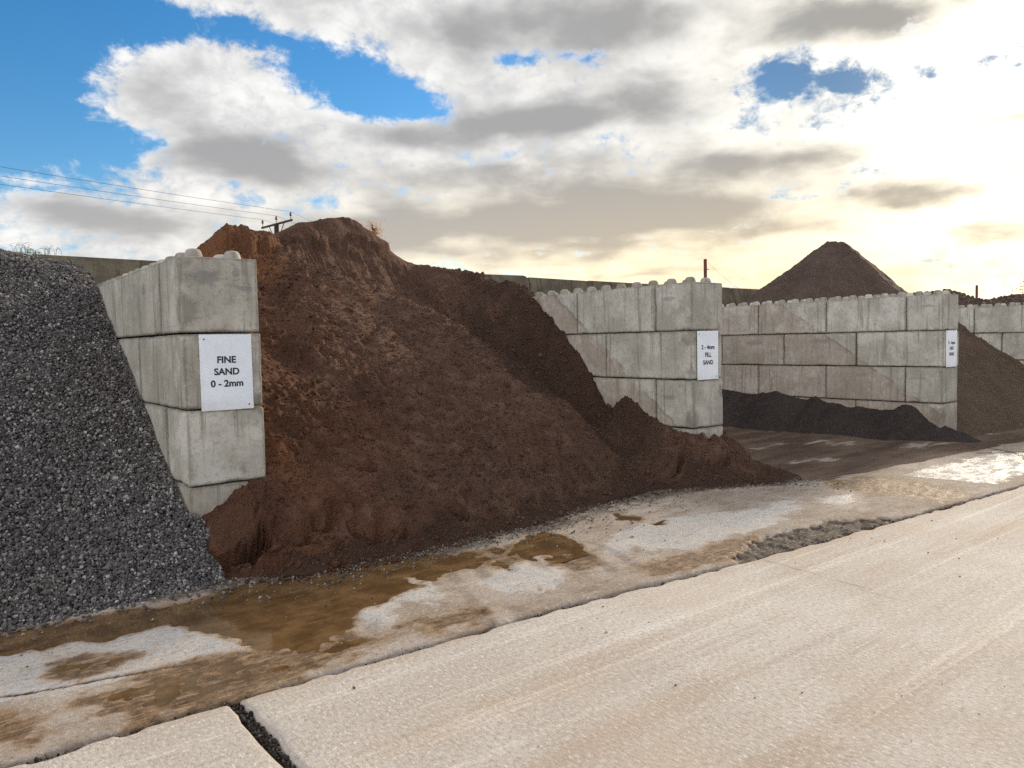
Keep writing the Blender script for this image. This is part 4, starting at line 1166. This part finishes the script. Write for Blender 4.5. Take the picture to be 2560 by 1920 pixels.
# ------------------------------------------------------------------ light and sky
SUN_AZ, SUN_EL = 10.0, 17.0      # azimuth measured from +X towards +Y
sd = Vector((math.cos(math.radians(SUN_AZ)) * math.cos(math.radians(SUN_EL)), math.sin(math.radians(SUN_AZ)) * math.cos(math.radians(SUN_EL)), math.sin(math.radians(SUN_EL))))
sun = bpy.data.lights.new('sun', 'SUN'); sun.energy = 3.4; sun.angle = math.radians(6); sun.color = (1, .86, .66)
so = bpy.data.objects.new('sun', sun); link(so); so.rotation_euler = sd.to_track_quat('Z', 'Y').to_euler()

def build_world():
    w = bpy.data.worlds.new('World'); SC.world = w; w.use_nodes = True
    w.cycles.sampling_method = 'MANUAL'; w.cycles.sample_map_resolution = 512
    t = NT(w.node_tree)
    D = t.n('ShaderNodeTexCoord').outputs['Generated']
    x, y, z = t.xyz(D)
    az = t.mul(t.m('ARCTAN2', x, y), 57.29578)          # bearing in degrees, 0 = into the bays, 90 = along the road
    el = t.mul(t.m('ARCSINE', z), 57.29578)
    AE = t.comb(az, el, 0)
    sky = t.n('ShaderNodeTexSky', sky_type='NISHITA'); sky.sun_disc = False
    sky.sun_elevation = math.radians(SUN_EL); sky.sun_rotation = math.radians(90 - SUN_AZ)
    sky.air_density = 1.0; sky.dust_density = .25; sky.ozone_density = 3.0
    hs = t.n('ShaderNodeHueSaturation'); hs.inputs['Saturation'].default_value = 1.3; t.put(hs.inputs['Color'], sky.outputs[0])
    # cloud coordinates on a flat layer overhead
    den = t.add(t.m('MAXIMUM', z, .0), .10)
    Pc = t.comb(t.m('DIVIDE', x, den), t.m('DIVIDE', y, den), 0)
    Wn = t.n('ShaderNodeTexNoise'); t.put(Wn.inputs['Vector'], Pc); Wn.inputs['Scale'].default_value = 1.7; Wn.inputs['Detail'].default_value = 3
    warp = t.vm('SCALE', t.vm('SUBTRACT', Wn.outputs['Color'], (.5, .5, .5)))
    warp.node.inputs['Scale'].default_value = .5
    Pw = t.vm('ADD', Pc, warp)
    n1 = t.noise(Pw, 2.6, 9, .58)
    n2 = t.noise(t.vm('ADD', Pw, (5.2, 1.3, 0)), 1.25, 7, .55)
    ne = t.noise(t.mapping(AE, scale=(.22, .32, 1)), 1, 9, .66, .2)
    ne2 = t.noise(t.mapping(AE, scale=(.75, 1.0, 1)), 1, 6, .65, .4)
    AEw = t.vm('ADD', AE, t.vm('MULTIPLY', t.vm('SUBTRACT', Wn.outputs['Color'], (.5, .5, .5)), (6, 3, 0)))
    def blobs(L, vec):
        s = None
        for wt, a, e, ra, re in L:
            v = t.vm('DIVIDE', t.vm('SUBTRACT', vec, (a, e, 0)), (ra, re, 1))
            q = t.vm('DOT_PRODUCT', v, v, 'Value')
            g = t.mul(t.m('EXPONENT', t.mul(q, -.7)), wt)
            s = g if s is None else t.add(s, g)
        return s
    gaps = [(1.6,5.3,17.8,4.0,6.0),(1.2,11.8,20.6,3.5,1.6),(1.25,25.4,19.3,2.8,1.8),(1.0,28.4,17.3,2.5,1.0),(.75,19.5,21.4,4.2,0.7),(1.2,7.5,13.6,4.2,1.1),(.85,58.6,17.6,1.5,1.2),(.8,61.9,16.9,1.2,.8),(0.7,43.3,20.0,2.1,0.6),(0.6,38.9,20.0,1.5,0.5),(0.35,41.1,11.1,2.1,0.4),(0.4,40.4,5.0,3.9,0.4),(0.35,59.0,9.5,3.1,0.4),(0.5,7.0,9.8,1.3,0.2),(.7,-30,30,25,22),(.6,150,35,40,20)]
    clouds = [(1.7,17.4,17.9,5.6,2.0),(0.7,10.7,21.2,0.8,0.6),(0.8,20.2,16.5,3.2,1.0),(1.0,26.2,23.3,8.4,1.7)]
    greys = [(1.0,18.5,13.0,5.3,1.3),(0.9,10.6,8.7,6.6,1.0),(0.5,13.6,16.9,3.7,1.5),(1.0,42.2,22.4,8.7,1.8),(1.0,62.7,20.3,8.0,1.4),(0.9,45.1,16.7,6.4,1.2),(0.7,39.1,16.4,4.7,0.9),(1.0,56.3,12.4,5.4,1.0),(1.0,45.0,10.4,5.3,1.3),(1.0,47.9,8.5,7.5,1.4),(0.9,37.5,8.9,7.7,1.3),(1.0,28.6,8.6,4.4,1.1),(0.9,30.3,15.3,3.8,0.9),(0.7,65.2,9.4,5.0,0.6),(0.8,70.4,6.5,3.2,0.8),(0.5,65.9,13.1,2.1,0.6),(0.6,59.0,7.3,3.7,0.7),(0.5,44.9,4.9,5.9,0.3),(0.6,23.7,6.6,8.4,0.6),(0.8,35.5,12.3,5.0,1.1)]
    # cloud thickness: thin edges glow, thick cores are grey
    nz = t.add(t.mul(t.sub(n1, .5), 1.2), t.add(t.mul(t.sub(ne, .5), 2.3), t.add(t.mul(t.sub(ne2, .5), 1.3), t.mul(t.sub(n2, .5), .9))))
    rho = t.add(t.sub(.56, blobs(gaps, AEw)), t.add(t.mul(blobs(clouds, AEw), .42), t.mul(blobs(greys, AEw), .52)))
    rho = t.add(rho, nz)
    A = t.ramp(rho, -.12, .62)
    low = t.noise(t.mapping(AE, scale=(.16, .30, 1)), 1, 4, .5, .2)
    up = t.noise(t.mapping(AE, loc=(0, .42, 0), scale=(.16, .30, 1)), 1, 4, .5, .2)
    soft = t.add(t.add(t.mul(t.sub(low, .5), 1.5), t.mul(t.sub(up, low), 1.6)), t.add(t.mul(t.sub(n1, .5), .75), t.mul(t.sub(ne, .5), .55)))
    core = t.add(t.sub(t.mul(blobs(greys, AEw), .80), t.mul(blobs(gaps, AEw), .3)), soft)
    Gm = t.mul(t.ramp(core, -.15, .80), t.ramp(rho, .10, .6))
    # light through the clouds, strongest round the sun
    sdot = t.vm('DOT_PRODUCT', D, tuple(sd), 'Value')
    sp = t.m('MAXIMUM', sdot, 0)
    g1 = t.m('POWER', sp, 8); g2 = t.m('POWER', sp, 34)
    warm = t.mul(t.ramp(el, 16, 2), t.ramp(sdot, .3, .95))
    rim = t.ramp(rho, .15, .55)
    lit = t.mix(t.ramp(t.add(t.mul(ne, .7), t.mul(ne2, .3)), .38, .62), (.47, .47, .475), (.66, .66, .65))
    lit = t.mix(g1, lit, (.80, .765, .67))
    lit = t.mix(warm, lit, (.95, .80, .50))
    lit = t.mix(t.m('MINIMUM', t.mul(g2, .75), 1), lit, (2.3, 2.1, 1.65))
    grey = t.mix(g1, (.27, .272, .28), (.29, .275, .245))
    grey = t.mix(t.mul(t.ramp(el, 14, 4), .45), grey, (.42, .41, .39))
    grey = t.mix(t.mul(warm, .7), grey, (.50, .39, .24))
    cc = t.mix(Gm, lit, grey)
    fill_boost = t.add(1.0, t.mul(t.ramp(sdot, .35, -.6), 1.5))      # clouds opposite the sun brightened, added fill for shaded wall faces
    cc = t.vm('MULTIPLY', cc, t.comb(fill_boost, fill_boost, fill_boost))
    dim = t.maprange(sdot, .75, .95, 1, .42); blue = t.vm('MULTIPLY', hs.outputs[0], t.comb(dim, dim, dim))
    b1 = t.n('ShaderNodeBackground'); t.put(b1.inputs[0], blue); b1.inputs[1].default_value = .11
    b2 = t.n('ShaderNodeBackground'); t.put(b2.inputs[0], cc); b2.inputs[1].default_value = 1.0
    mx = t.n('ShaderNodeMixShader'); t.put(mx.inputs[0], A); t.t.links.new(b1.outputs[0], mx.inputs[1]); t.t.links.new(b2.outputs[0], mx.inputs[2])
    o = t.n('ShaderNodeOutputWorld'); t.t.links.new(mx.outputs[0], o.inputs[0])
build_world()

# ------------------------------------------------------------------ camera
cam = bpy.data.cameras.new('camera'); co = bpy.data.objects.new('camera', cam); link(co)
pitch, roll, head = .05346643, -.01998772, .6659
cp, sp_, c, s, ch, sh = math.cos(pitch), math.sin(pitch), math.cos(roll), math.sin(roll), math.cos(head), math.sin(head)
F = Vector((0, cp, -sp_)); U = Vector((0, sp_, cp)); R = Vector((1, 0, 0))
R, U = c * R + s * U, -s * R + c * U
turn = Matrix.Rotation(-head, 3, 'Z')
R, U, F = turn @ R, turn @ U, turn @ F
mw = Matrix((R, U, -F)).transposed().to_4x4(); mw.translation = (0, 0, 1.69)
co.matrix_world = mw
cam.sensor_width = 36; cam.lens = 36 * 1898 / 2560; cam.clip_start = .05; cam.clip_end = 5000
SC.camera = co
SC.cycles.use_denoising = False; SC.cycles.sample_clamp_indirect = 3.0; SC.cycles.sample_clamp_direct = 8.0
SC.view_settings.view_transform = 'Standard'; SC.view_settings.look = 'None'; SC.view_settings.exposure = .6; SC.view_settings.gamma = 1
SC.cycles.max_bounces = 4; SC.cycles.diffuse_bounces = 2; SC.cycles.glossy_bounces = 2
